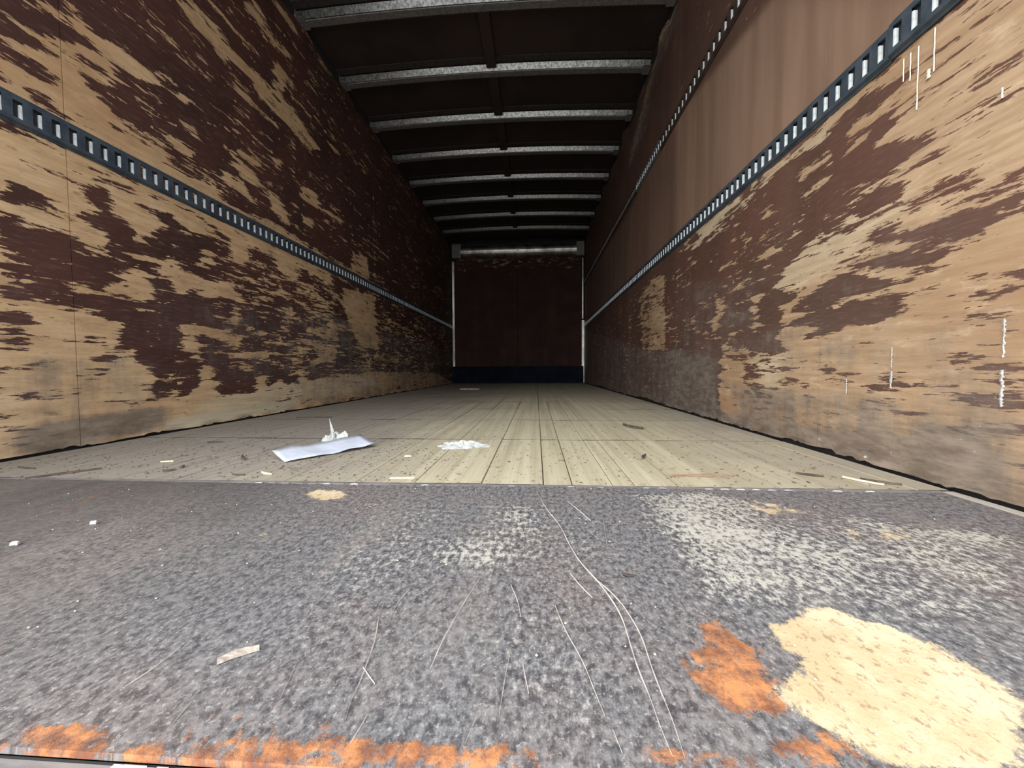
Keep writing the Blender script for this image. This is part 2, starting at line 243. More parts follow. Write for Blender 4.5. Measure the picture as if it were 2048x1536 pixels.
SCRATCHES = [
 (0.003,[(-0.0014,0.8172),(0.0177,0.7125),(0.0397,0.6401),(0.0498,0.5626),(0.0593,0.5148),(0.0760,0.4706),(0.0866,0.4304),(0.0912,0.4003),(0.0901,0.3635),(0.0892,0.3329),(0.0912,0.3024),(0.0910,0.2769),(0.0925,0.2554)]),
 (0.0025,[(0.0760,0.4706),(0.0933,0.4355),(0.1006,0.4024),(0.1041,0.3711),(0.1020,0.3393),(0.1016,0.3101),(0.1023,0.2835),(0.1004,0.2542)]),
 (0.0025,[(-0.0724,0.4681),(-0.0828,0.4210),(-0.0887,0.3823),(-0.0929,0.3565),(-0.0944,0.3310),(-0.0955,0.3140)]),
 (0.002,[(-0.1744,0.4113),(-0.1700,0.3856),(-0.1599,0.3562),(-0.1554,0.3305),(-0.1509,0.3030),(-0.1499,0.2838),(-0.1453,0.2670)]),
 (0.0015,[(-0.0318,0.4538),(-0.0218,0.4244),(-0.0171,0.3942)]),
 (0.0015,[(-0.0127,0.3299),(-0.0096,0.3137),(-0.0067,0.2991)]),
 (0.0015,[(-0.0249,0.3504),(-0.0273,0.3207),(-0.0286,0.2955),(-0.0293,0.2779)]),
 (0.0015,[(-0.1310,0.2740),(-0.1319,0.2619),(-0.1331,0.2507)]),
 (0.0015,[(-0.0461,0.2790),(-0.0490,0.2667),(-0.0514,0.2555)]),
 (0.0015,[(-0.1557,0.3188),(-0.1462,0.3101),(-0.1372,0.3018)]),
 (0.002,[(0.0618,0.7552),(0.0808,0.7030),(0.0946,0.6576)]),
 (0.0015,[(0.0431,0.4861),(0.0528,0.4584),(0.0644,0.4339)]),
 (0.0012,[(0.1174,0.6697),(0.1099,0.5995),(0.1031,0.5499)]),
 (0.0015,[(0.0554,0.2728),(0.0571,0.2636),(0.0587,0.2550)]),
 (0.0012,[(0.0203,0.4176),(0.0284,0.3775),(0.0414,0.3388),(0.0475,0.3046),(0.0517,0.2826)]),
 (0.0012,[(-0.1545,0.4418),(-0.1602,0.4075),(-0.1541,0.3709)]),
 (0.0012,[(-0.2078,0.2827),(-0.2167,0.3153),(-0.2205,0.3268)]),
 (0.0012,[(-0.2745,0.2574),(-0.2766,0.2676),(-0.2771,0.2755)]),
 (0.0012,[(-0.3469,0.2866),(-0.3429,0.3081),(-0.3432,0.3323)]),
]
# ---------------------------------------------------------------- helpers
def tag(o, label=None, cat=None, group=None, kind=None):
    if label: o['label'] = label
    if cat: o['category'] = cat
    if group: o['group'] = group
    if kind: o['kind'] = kind
    return o

def link(name, data, parent=None):
    o = bpy.data.objects.new(name, data)
    COL.objects.link(o)
    if parent: o.parent = parent
    return o

class MB:
    """collects shapes and links them as ONE mesh object"""
    def __init__(s): s.v = []; s.f = []
    def add(s, vs, fs):
        n = len(s.v); s.v += [tuple(v) for v in vs]; s.f += [tuple(i + n for i in f) for f in fs]
    def box(s, x0, x1, y0, y1, z0, z1):
        s.add([(x0,y0,z0),(x1,y0,z0),(x1,y1,z0),(x0,y1,z0),(x0,y0,z1),(x1,y0,z1),(x1,y1,z1),(x0,y1,z1)],
              [(0,3,2,1),(4,5,6,7),(0,1,5,4),(1,2,6,5),(2,3,7,6),(3,0,4,7)])
    def prism(s, outline, a, b):
        """closed outline; a(p), b(p) give the two end positions"""
        n = len(outline)
        s.add([a(p) for p in outline] + [b(p) for p in outline],
              [tuple(range(n)), tuple(range(2*n-1, n-1, -1))] + [(i, i+n, (i+1) % n + n, (i+1) % n) for i in range(n)])
    def build(s, name, mat, parent=None, smooth=False):
        me = bpy.data.meshes.new(name)
        me.from_pydata(s.v, [], s.f); me.update()
        if mat: me.materials.append(mat)
        if smooth:
            for p in me.polygons: p.use_smooth = True
        import bmesh
        bm = bmesh.new(); bm.from_mesh(me); bmesh.ops.recalc_face_normals(bm, faces=bm.faces); bm.to_mesh(me); bm.free()
        return link(name, me, parent)

class NT:
    """small node-tree writer"""
    def __init__(s, name):
        s.m = bpy.data.materials.new(name); s.m.use_nodes = True
        s.t = s.m.node_tree; s.t.nodes.clear()
        s.out = s.t.nodes.new('ShaderNodeOutputMaterial')
        s.b = s.t.nodes.new('ShaderNodeBsdfPrincipled')
        s.t.links.new(s.b.outputs[0], s.out.inputs[0])
        s.tc = s.t.nodes.new('ShaderNodeTexCoord')
    def set(s, sock, v):
        if v is None: return
        if isinstance(v, bpy.types.NodeSocket): s.t.links.new(v, sock)
        elif isinstance(v, tuple) and len(v) == 3 and sock.type == 'RGBA': sock.default_value = (*v, 1)
        else: sock.default_value = v
    def map(s, scale, loc=(0,0,0), rot=(0,0,0)):
        n = s.t.nodes.new('ShaderNodeMapping')
        s.t.links.new(s.tc.outputs['Object'], n.inputs[0])
        n.inputs['Scale'].default_value = scale; n.inputs['Location'].default_value = loc; n.inputs['Rotation'].default_value = rot
        return n.outputs[0]
    def noise(s, scale, detail=5, rough=.6, vec=(1,1,1), loc=(0,0,0), dist=0, rot=(0,0,0)):
        n = s.t.nodes.new('ShaderNodeTexNoise')
        s.t.links.new(s.map(vec, loc, rot), n.inputs['Vector'])
        n.inputs['Scale'].default_value = scale; n.inputs['Detail'].default_value = detail
        n.inputs['Roughness'].default_value = rough; n.inputs['Distortion'].default_value = dist
        return n.outputs[0]
    def math(s, op, a, b=None, c=None, clamp=False):
        n = s.t.nodes.new('ShaderNodeMath'); n.operation = op; n.use_clamp = clamp
        s.set(n.inputs[0], a); s.set(n.inputs[1], b); s.set(n.inputs[2], c)
        return n.outputs[0]
    def ramp(s, v, a, b, lo=0., hi=1.):
        n = s.t.nodes.new('ShaderNodeMapRange'); n.interpolation_type = 'SMOOTHSTEP'
        s.set(n.inputs[0], v)
        for i, q in enumerate((a, b, lo, hi)): n.inputs[i+1].default_value = q
        return n.outputs[0]
    def mix(s, f, a, b, mode='MIX'):
        n = s.t.nodes.new('ShaderNodeMix'); n.data_type = 'RGBA'; n.blend_type = mode
        s.set(n.inputs[0], f); s.set(n.inputs[6], a); s.set(n.inputs[7], b)
        return n.outputs[2]
    def attr(s, name='wear_map'):
        n = s.t.nodes.new('ShaderNodeAttribute'); n.attribute_name = name
        c = s.t.nodes.new('ShaderNodeSeparateColor'); s.t.links.new(n.outputs['Color'], c.inputs[0])
        return c.outputs[0], c.outputs[1], c.outputs[2], n.outputs['Alpha']
    def sep(s):
        n = s.t.nodes.new('ShaderNodeSeparateXYZ'); s.t.links.new(s.tc.outputs['Object'], n.inputs[0]); return n.outputs
    def bump(s, h, strength=.3, dist=.01):
        n = s.t.nodes.new('ShaderNodeBump'); n.inputs['Strength'].default_value = strength; n.inputs['Distance'].default_value = dist
        s.set(n.inputs['Height'], h); s.t.links.new(n.outputs[0], s.b.inputs['Normal'])
    def fin(s, col, rough=.6, metal=0., spec=None):
        s.set(s.b.inputs['Base Color'], col); s.set(s.b.inputs['Roughness'], rough); s.set(s.b.inputs['Metallic'], metal)
        if spec is not None: s.b.inputs['Specular IOR Level'].default_value = spec
        return s.m

# ---------------------------------------------------------------- materials
def wall_material(name, warm, loc):
    """varnished dark-red film over plywood, torn off along the grain; wear_map = (bare, grime, pale wood, faded film)"""
    n = NT(name)
    w, d, p, fd = n.attr()
    s1 = n.noise(1, 8, .70, (1, 5.5, 44), loc)
    s2 = n.noise(1, 5, .65, (1, 20, 150), loc)
    s3 = n.noise(1, 4, .6, (1, 2.2, 7), loc, dist=.6)
    w = n.math('MULTIPLY_ADD', w, 2, -1)
    k = n.math('MULTIPLY_ADD', n.math('SUBTRACT', s1, .5), 6.6, w)
    k = n.math('MULTIPLY_ADD', n.math('SUBTRACT', s2, .5), 2.4, k)
    k = n.math('MULTIPLY_ADD', n.math('SUBTRACT', s3, .5), 2.2, k)
    ch = n.noise(1, 3, .6, (1, 13, 40), (9, 4, 1))
    k = n.math('ADD', k, n.math('MULTIPLY', n.ramp(ch, .60, .74), 1.1))
    k = n.math('SUBTRACT', k, n.math('MULTIPLY', n.ramp(n.noise(1, 3, .6, (1, 9, 70), (1, 8, 5)), .62, .76), 1.0))
    k = n.math('SUBTRACT', k, n.math('MULTIPLY', fd, 1.6))
    bare = n.ramp(k, -.05, .05)
    # film
    fn = n.noise(3, 6, .6, (1, 1, 1), loc)
    film = n.mix(n.ramp(fn, .3, .7), (.044, .020, .015), (.085, .032, .024))
    film = n.mix(n.math('MULTIPLY', d, .7), film, n.mix(n.ramp(s2, .3, .7), (.060, .044, .046), (.115, .085, .085)))
    vert = n.noise(1, 5, .6, (1, 7, .6), loc)
    faded = n.mix(n.ramp(vert, .3, .7), (.18, .112, .078), (.26, .168, .12))
    film = n.mix(fd, film, faded)
    film = n.mix(n.math('MULTIPLY', n.ramp(s2, .48, .75), .25), film, (.26, .16, .12))
    # bare wood
    g = n.noise(1, 6, .65, (1, 6, 60), loc)
    b = n.noise(1.4, 4, .6, (1, 1, 1.6), loc, dist=.4)
    wood = n.mix(n.ramp(g, .25, .75), warm[0], warm[1])
    wood = n.mix(n.math('MULTIPLY', n.ramp(b, .45, .68), .7), wood, warm[2])
    fs = n.noise(1, 6, .72, (1, 9, 26), (2, 2, 7))
    wood = n.mix(n.math('MULTIPLY', n.ramp(fs, .52, .68), .45), wood, n.mix(b, (.22, .13, .07), (.34, .22, .13)))
    wood = n.mix(n.math('MULTIPLY', n.ramp(fs, .45, .33), .3), wood, (.66, .52, .36))
    vs = n.noise(1, 4, .6, (1, 9, .8), (3, 5, 2))
    wood = n.mix(n.math('MULTIPLY', n.ramp(vs, .52, .75), .35), wood, (.30, .25, .19))
    wood = n.mix(n.math('MULTIPLY', p, .95), wood, n.mix(n.ramp(g, .3, .7), (.50, .44, .31), (.62, .56, .42)))
    spots = n.noise(9, 4, .6, (1, 1, 2.4), loc)
    wood = n.mix(n.math('MULTIPLY', n.ramp(spots, .66, .72), .55), wood, (.17, .09, .05))
    col = n.mix(bare, film, wood)
    # grime
    gn = n.math('ADD', n.math('MULTIPLY', n.noise(1, 8, .74, (1, 3.5, 9), loc), .6), n.math('MULTIPLY', n.noise(1, 6, .7, (1, 14, 2), loc), .4))
    gr = n.ramp(n.math('MULTIPLY_ADD', d, 1.15, n.math('MULTIPLY_ADD', n.math('SUBTRACT', gn, .5), 3.2, -.42)), 0, .75, 0, .8)
    gr = n.math('MULTIPLY', gr, n.math('MULTIPLY_ADD', p, -.7, 1))
    gcol = n.mix(n.ramp(n.noise(1, 6, .7, (1, 10, 30), loc), .35, .68), (.10, .085, .075), (.24, .205, .175))
    col = n.mix(gr, col, gcol)
    # light scuffs
    sc = n.noise(1, 5, .75, (1, 26, 60), (7, 1, 3))
    col = n.mix(n.math('MULTIPLY', n.ramp(sc, .66, .73), n.math('MULTIPLY_ADD', d, .75, .12)), col, (.62, .58, .52))
    n.bump(n.math('ADD', n.math('MULTIPLY', n.math('SUBTRACT', 1, bare), .6), n.math('MULTIPLY', s2, .5)), .45, .004)
    return n.fin(col, n.ramp(bare, 0, 1, .62, .85), 0, .3)

M = {}
M['wall_left'] = wall_material('left_plywood', ((.45, .285, .15), (.62, .43, .25), (.40, .23, .115)), (0, 0, 0))
M['wall_right'] = wall_material('right_plywood', ((.30, .20, .12), (.45, .32, .205), (.29, .175, .10)), (4, 3, 9))

def simple(name, c1, c2, scale=6, vec=(1,1,1), rough=.6, metal=0., lo=.35, hi=.65, bump=0, spec=None):
    n = NT(name)
    v = n.noise(scale, 6, .65, vec)
    if bump: n.bump(v, bump, .004)
    return n.fin(n.mix(n.ramp(v, lo, hi), c1, c2), rough, metal, spec)

M['dark'] = simple('dark_cavity', (.012, .011, .012), (.02, .018, .018), rough=.9)
M['roof'] = simple('roof_lining', (.020, .012, .011), (.038, .023, .021), 1.5, rough=.75)
def back_material():
    n = NT('front_wall_film')
    z = n.sep()[2]
    a_ = n.noise(2.5, 6, .65, (1, 1, 1.5)); s_ = n.noise(1, 6, .7, (7, 1, 22)); v_ = n.noise(1, 4, .6, (5, 1, .7))
    col = n.mix(n.ramp(a_, .35, .65), (.030, .014, .011), (.050, .023, .018))
    col = n.mix(n.math('MULTIPLY', n.ramp(v_, .5, .7), .4), col, (.065, .035, .028))
    k = n.math('MULTIPLY_ADD', n.ramp(z, 1.85, 2.4), .17, s_)
    return n.fin(n.mix(n.ramp(k, .70, .73), col, (.30, .20, .14)), .8, 0, .2)
M['backpanel'] = back_material()
M['kick'] = simple('blue_black_steel', (.004, .005, .011), (.009, .011, .021), 4, rough=.9, spec=.15)
M['galv'] = simple('galvanised_steel', (.13, .13, .13), (.30, .305, .305), 60, (1, 1, 1), rough=.30, metal=.9, lo=.4, hi=.6)
M['galv_dull'] = simple('dull_galvanised_steel', (.15, .145, .145), (.24, .23, .225), 40, rough=.6, metal=.3)
M['flange'] = simple('dimmed_roof_flange', (.035, .03, .03), (.06, .05, .05), 40, rough=.7, metal=.2)  # steel colour darkened so flange and serrated edge look less lit
M['chrome'] = simple('bright_sheet_metal', (.30, .28, .27), (.80, .76, .73), 5, (1, 1, .6), rough=.42, metal=1)
M['track'] = simple('blue_grey_painted_steel', (.050, .068, .092), (.095, .118, .145), 14, (1, 1, 1), rough=.42, metal=.35)
M['track_brown'] = simple('grimy_painted_steel', (.05, .032, .026), (.085, .058, .048), 14, rough=.55, metal=.3)
M['track_bare'] = simple('bare_track_steel', (.20, .23, .24), (.34, .38, .40), 20, rough=.35, metal=.7)
M['lip'] = simple('bright_slot_edge', (.62, .70, .74), (.82, .88, .90), 60, rough=.45, metal=.25)
M['paper'] = simple('blue_white_paper', (.46, .50, .60), (.56, .60, .69), 18, rough=.85)
M['tissue'] = simple('white_tissue', (.40, .42, .41), (.58, .60, .58), 30, rough=.9)
M['bark'] = simple('weathered_bark', (.30, .25, .21), (.52, .46, .40), 60, (1, 3, 1), rough=.9, bump=.5)
M['splinter'] = simple('dark_splinter', (.05, .035, .028), (.12, .08, .06), 30, rough=.85)
M['pale_splinter'] = simple('pale_splinter', (.60, .50, .34), (.76, .66, .48), 30, rough=.85)
M['ledge'] = simple('grey_sill_steel', (.20, .19, .19), (.30, .28, .27), 12, (1, 4, 1), rough=.6, metal=.3)
M['pale_tape'] = simple('pale_blue_coating', (.50, .55, .64), (.74, .78, .86), 30, rough=.8, bump=.6)
M['drip'] = simple('cream_paint', (.60, .55, .42), (.80, .75, .60), 30, rough=.7)
M['white_paint'] = simple('white_scuff', (.38, .40, .41), (.60, .62, .64), 90, (1, 1, 2), rough=.8)
M['smear'] = simple('chalky_smear', (.34, .32, .31), (.50, .50, .51), 120, (1, 1, 3), rough=.9)
M['scratch'] = simple('bright_scratch', (.40, .36, .33), (.60, .53, .48), 40, rough=.6)
M['red'] = simple('red_crayon', (.42, .14, .09), (.62, .27, .18), 50, (1, 1, 1), rough=.9)
M['yard'] = simple('yard_concrete', (.30, .29, .27), (.42, .41, .38), 1.2, rough=.9)

def plank_material():
    n = NT('worn_floor_board')
    x, y, z = n.sep()
    lam = n.noise(1, 3, .6, (30, .5, 1))
    g = n.noise(1, 6, .65, (90, 3.2, 1))
    dust = n.noise(2.6, 7, .65, (1, 1, 1))
    col = n.mix(n.ramp(lam, .3, .7), (.39, .345, .235), (.54, .49, .36))
    col = n.mix(n.math('MULTIPLY', n.ramp(g, .5, .72), .38), col, (.25, .22, .16))
    # walked-off grey towards the side walls
    side = n.math('ABSOLUTE', n.math('ADD', x, -.12))
    side = n.math('MULTIPLY_ADD', n.math('SUBTRACT', dust, .5), 1.1, side)
    grey = n.mix(n.ramp(g, .3, .7), (.20, .175, .155), (.36, .32, .285))
    col = n.mix(n.ramp(side, .25, 1.0, 0, .9), col, grey)
    deep = n.ramp(n.math('MULTIPLY_ADD', n.math('SUBTRACT', dust, .5), 3, y), 1.6, 4.5, 0, .55)  # browner with depth; the dimmer far floor is put into the board colour
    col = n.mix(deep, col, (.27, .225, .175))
    sp = n.noise(1, 6, .76, (42, 22, 1))
    col = n.mix(n.math('MULTIPLY', n.ramp(sp, .56, .68), .6), col, (.12, .10, .08))
    sp2 = n.noise(30, 2, .5, (1, 1, 1), (3, 3, 3))
    col = n.mix(n.math('MULTIPLY', n.ramp(sp2, .74, .78), .7), col, (.75, .70, .58))
    oi = n.t.nodes.new('ShaderNodeObjectInfo')
    col = n.mix(n.math('MULTIPLY_ADD', oi.outputs['Random'], .22, 0), col, (.30, .27, .20))
    n.bump(n.math('ADD', g, n.math('MULTIPLY', sp, .5)), .35, .003)
    return n.fin(col, .85, 0, .25)
M['plank'] = plank_material()
M['plank_grey'] = simple('grey_border_board', (.22, .20, .185), (.47, .43, .38), 1, (60, 3, 1), rough=.8, bump=.4)

def plate_material():
    n = NT('rusty_worn_steel_plate')
    w, c, r, a = n.attr()
    w = n.math('MULTIPLY_ADD', w, 2, -1)
    sp = n.noise(1, 6, .74, (120, 80, 1))
    sp2 = n.noise(1, 5, .7, (260, 200, 1))
    big = n.noise(3.2, 6, .65)
    base = n.mix(n.ramp(sp, .36, .62), (.055, .055, .061), (.205, .20, .205))
    base = n.mix(n.math('MULTIPLY', n.ramp(big, .42, .62), .5), base, n.mix(n.ramp(sp, .36, .62), (.085, .062, .058), (.24, .195, .18)))
    base = n.mix(n.math('MULTIPLY', n.ramp(sp2, .54, .66), .7), base, (.40, .385, .37))
    base = n.mix(n.math('MULTIPLY', n.ramp(sp2, .46, .36), .5), base, (.045, .045, .05))
    streak = n.noise(1, 5, .65, (8, 1.6, 1), rot=(0, 0, .35))
    base = n.mix(n.math('MULTIPLY', n.ramp(streak, .52, .72), .35), base, (.30, .26, .23))
    lx = n.math('MULTIPLY_ADD', n.math('SUBTRACT', big, .5), 1.2, n.sep()[0])
    base = n.mix(n.ramp(lx, -.25, -.95, 0, .7), base, n.mix(n.ramp(streak, .35, .65), (.068, .058, .052), (.125, .108, .094)))
    # dusty white speckle
    k = n.math('MULTIPLY_ADD', n.math('SUBTRACT', sp, .5), 4.2, n.math('MULTIPLY_ADD', w, .9, -.42))
    k = n.math('MULTIPLY_ADD', n.math('SUBTRACT', n.noise(5, 4, .6), .5), 2.2, k)
    col = n.mix(n.ramp(k, -.2, .5, 0, .85), base, (.50, .48, .42))
    # rust
    rn = n.math('MULTIPLY_ADD', n.math('SUBTRACT', n.noise(42, 8, .76), .5), 4.5, n.math('MULTIPLY_ADD', r, 1.5, -.75))
    rm = n.ramp(rn, -.1, .35)
    rc = n.mix(n.ramp(n.noise(40, 5, .7), .35, .65), (.21, .075, .034), (.58, .24, .09))
    rm = n.math('MULTIPLY', rm, n.ramp(sp, .34, .56, .45, .97))
    col = n.mix(rm, col, rc)
    # cream patch
    cn = n.math('MULTIPLY_ADD', n.math('SUBTRACT', n.noise(1, 8, .78, (44, 30, 1)), .5), 4.2, n.math('MULTIPLY_ADD', c, 1.7, -.75))
    cm = n.ramp(cn, -.1, .3)
    cc = n.mix(n.ramp(n.noise(10, 6, .7), .38, .62), (.53, .41, .245), (.64, .53, .36))
    cc = n.mix(n.ramp(n.noise(1, 6, .72, (120, 80, 1)), .53, .63, 0, .75), cc, (.29, .18, .105))
    col = n.mix(cm, col, cc)
    n.bump(n.math('ADD', sp, n.math('MULTIPLY', rm, .4)), .5, .0025)
    return n.fin(col, n.math('MULTIPLY_ADD', sp, .5, .38), 0, .35)
M['plate'] = plate_material()

# ---------------------------------------------------------------- wear rasters (real wall / floor coordinates)
def raster(data, a0, a1, b0, b1, da, db, init, sa, sb, wf=1.):
    na, nb = int((a1-a0)/da)+1, int((b1-b0)/db)+1
    A, B = np.meshgrid(a0 + np.arange(na)*da, b0 + np.arange(nb)*db, indexing='ij')
    L = {k: np.full(A.shape, float(v)) for k, v in init.items()}
    for ch, val, pts in data:
        p = np.array(pts); ins = np.zeros(A.shape, bool)
        bb = (A >= p[:,0].min()) & (A <= p[:,0].max()) & (B >= p[:,1].min()) & (B <= p[:,1].max())
        if not bb.any(): continue
        qa, qb = A[bb], B[bb]; r = np.zeros(qa.shape, bool)
        for i in range(len(p)):
            (x1, y1), (x2, y2) = p[i], p[i-1]
            if y1 == y2: continue
            c = ((y1 > qb) != (y2 > qb)) & (qa < (x2-x1)*(qb-y1)/(y2-y1)+x1)
            r ^= c
        ins[bb] = r
        L[ch][ins] = val
    def blur(G, s, ax):
        if s <= 0: return G
        h = int(3*s)+1; k = np.exp(-.5*(np.arange(-h, h+1)/s)**2); k /= k.sum()
        P = np.concatenate([np.repeat(G.take([0], ax), h, ax), G, np.repeat(G.take([-1], ax), h, ax)], ax)
        R = np.zeros_like(G)
        for i, kk in enumerate(k): R += kk * P.take(range(i, i+G.shape[ax]), ax)
        return R
    for k in L:
        s = wf if k == 'w' else 2.5
        L[k] = blur(blur(L[k], sa*s, 0), sb*s, 1)
    def sample(k, a, b):
        i = np.clip((a-a0)/da, 0, na-1.001); j = np.clip((b-b0)/db, 0, nb-1.001)
        i0, j0 = i.astype(int), j.astype(int); u, v = i-i0, j-j0; G = L[k]
        return G[i0,j0]*(1-u)*(1-v)+G[i0+1,j0]*u*(1-v)+G[i0,j0+1]*(1-u)*v+G[i0+1,j0+1]*u*v
    return sample

def grid_mesh(name, co, nu, nv, mat, parent, cols, flip=False):
    me = bpy.data.meshes.new(name)
    idx = np.arange(nu*nv).reshape(nu, nv)
    q = np.stack([idx[:-1,:-1], idx[1:,:-1], idx[1:,1:], idx[:-1,1:]], -1).reshape(-1, 4)
    if flip: q = q[:, ::-1]
    nf = len(q)
    me.vertices.add(nu*nv); me.vertices.foreach_set('co', co.astype(np.float32).ravel())
    me.loops.add(nf*4); me.loops.foreach_set('vertex_index', q.astype(np.int32).ravel())
    me.polygons.add(nf); me.polygons.foreach_set('loop_start', (np.arange(nf)*4).astype(np.int32))
    me.update(calc_edges=True)
    at = me.color_attributes.new('wear_map', 'FLOAT_COLOR', 'POINT')
    at.data.foreach_set('color', cols.astype(np.float32).ravel())
    me.polygons.foreach_set('use_smooth', np.zeros(nf, bool))
    me.materials.append(mat)
    return link(name, me, parent)

# ---------------------------------------------------------------- the setting: box shell
m = MB(); m.box(-60, 60, -80, 60, -1.25, -1.15)
yard = tag(m.build('ground', M['yard']), kind='structure')
m = MB(); m.box(XL-.06, XR+.06, Y0, YB+.1, -.14, -.03)
floor = tag(m.build('floor', M['dark']), kind='structure')
m = MB(); m.box(XL-.07, XL-.018, Y0, YB+.1, -.03, 2.80)
wall_l = tag(m.build('wall_left', M['dark']), kind='structure')
m = MB(); m.box(XR+.018, XR+.07, Y0, YB+.1, -.03, 2.80)
wall_r = tag(m.build('wall_right', M['dark']), kind='structure')
m = MB(); m.box(XL-.018, XR+.018, YB+.03, YB+.09, -.03, 2.80)
wall_b = tag(m.build('wall_back', M['dark']), kind='structure')

XC = (XL+XR)/2; HW = (XR-XL)/2
CROWN = .034
def crown(x): return CROWN*(1-((x-XC)/HW)**2)
ZB = 2.615      # underside of the roof bows at the walls
m = MB()
n = 24
for i in range(n):
    x0, x1 = XL-.02+(XR-XL+.04)*i/n, XL-.02+(XR-XL+.04)*(i+1)/n
    z0, z1 = ZB+.062+crown(x0), ZB+.062+crown(x1)
    m.add([(x0,Y0,z0),(x1,Y0,z1),(x1,YB+.05,z1),(x0,YB+.05,z0),(x0,Y0,z0+.03),(x1,Y0,z1+.03),(x1,YB+.05,z1+.03),(x0,YB+.05,z0+.03)],
          [(0,3,2,1),(4,5,6,7),(0,1,5,4),(2,3,7,6)])
ceiling = tag(m.build('ceiling', M['roof']), kind='structure')

# wall lining panels: every plywood sheet is a piece, front grid with torn lower and upper edges
def lining(parent, X, side, seams, data, mat, base):
    smp = raster(data, .2, 7.2, 0, 2.66, .012, .008, base, 1.5, .7)
    for a, b in zip(seams[:-1], seams[1:]):
        ya, yb = a+.0016, b-.0016
        if a == seams[0]: ya = a
        step = .015 if b < 4.2 else .04
        nu = int((yb-ya)/step)+1; nv = 230
        y = np.linspace(ya, yb, nu); t = np.linspace(0, 1, nv)
        lo = .004 + .004*np.abs(np.sin(y*7.3)) + .006*np.clip(np.sin(y*23+side), 0, 1)*(rng.random(nu) < .5)
        if side > 0: lo = lo + .016*np.clip(np.sin(y*2.9-1.4), 0, 1)**2*(y > 1.2) + .006*rng.random(nu)*(y > 1.6)
        hi = 2.612 + .012*np.sin(y*5.1) + .01*np.sin(y*17.7+1)
        if side > 0: hi = hi - .03*np.clip(np.sin(y*9+.6), 0, 1)**2*(y < 4) - .012*rng.random(nu)
        Y = np.repeat(y[:, None], nv, 1)
        Z = lo[:, None] + (hi-lo)[:, None]*t[None]
        bulge = .0025*np.sin((y-ya)/(yb-ya)*math.pi)[:, None]*np.sin(Z*1.9+side)
        edge = .006*np.clip((.03-Z)/.03, 0, 1)*np.sin(Y*31)
        Xg = X - side*(bulge + edge)
        cur = np.clip((Z-2.50)/.11, 0, 1)**2*np.clip(np.sin(Y*11+side*2), 0, 1)
        Xg = Xg - side*.03*cur*(1 if side > 0 else .4)
        # side skirt so that the sheet has its thickness
        Xs = np.concatenate([np.full((1, nv), X+side*.015), Xg, np.full((1, nv), X+side*.015)])
        Ys = np.concatenate([Y[:1], Y, Y[-1:]]); Zs = np.concatenate([Z[:1], Z, Z[-1:]])
        Xs = np.concatenate([np.full((nu+2, 1), X+side*.015), Xs, np.full((nu+2, 1), X+side*.015)], 1)
        Ys = np.concatenate([Ys[:, :1], Ys, Ys[:, -1:]], 1); Zs = np.concatenate([Zs[:, :1], Zs, Zs[:, -1:]], 1)
        co = np.stack([Xs, Ys, Zs], -1).reshape(-1, 3)
        w = smp('w', co[:,1], co[:,2])*.5+.5; d = smp('d', co[:,1], co[:,2]); p = smp('p', co[:,1], co[:,2]); fd = smp('f', co[:,1], co[:,2])
        # veneer is torn along the sheet joints
        w = w.reshape(nu+2, nv+2); w[0] = w[-1] = .9; w = w.ravel()
        cols = np.stack([w, d, p, fd], -1)
        o = grid_mesh('panel', co, nu+2, nv+2, mat, parent, cols, flip=(side > 0))
SL = [Y0, 1.22, 2.46, 3.70, 4.92, 6.14, YB+.03]
SR = [Y0, 1.27, 2.50, 3.72, 4.95, 6.17, YB+.03]
def basemap(track_z):
    return None
WEAR_LEFT.insert(0, ('w', .8, [(.2,0),(7.2,0),(7.2,1.03),(.2,1.03)]))
WEAR_LEFT += [('w', .1, [(s_-.012, z0), (s_+.012, z0), (s_+.012, z1), (s_-.012, z1)]) for s_, z0, z1 in ((2.46, 1.12, 2.3), (2.475, .2, 1.0), (3.70, 1.12, 2.0), (3.70, .1, 1.0))]
WEAR_RIGHT += [('w', .0, [(s_-.010, z0), (s_+.010, z0), (s_+.010, z1), (s_-.010, z1)]) for s_, z0, z1 in ((2.50, .15, 1.0), (2.50, 1.3, 1.6), (4.95, .1, 1.0), (3.72, .5, 1.0))]
WEAR_LEFT.insert(1, ('w', -.6, [(2.9,0),(7.2,0),(7.2,1.03),(2.9,1.03)]))
WEAR_RIGHT.insert(0, ('w', .9, [(.2,0),(2.4,0),(2.4,1.04),(.2,1.04)]))
lining(wall_l, XL, -1, SL, WEAR_LEFT, M['wall_left'], dict(w=-.82, d=.12, p=0, f=0))
lining(wall_r, XR, 1, SR, WEAR_RIGHT, M['wall_right'], dict(w=-.85, d=.1, p=0, f=.2))

# top rails that close the gap between lining and roof
for nm, xa, xb in (('trim_1', XL-.017, XL+.004), ('trim_2', XR-.004, XR+.017)):
    m = MB(); m.box(xa, xb, Y0, YB, 2.60, 2.68)
    tag(m.build(nm, M['dark']), kind='structure')

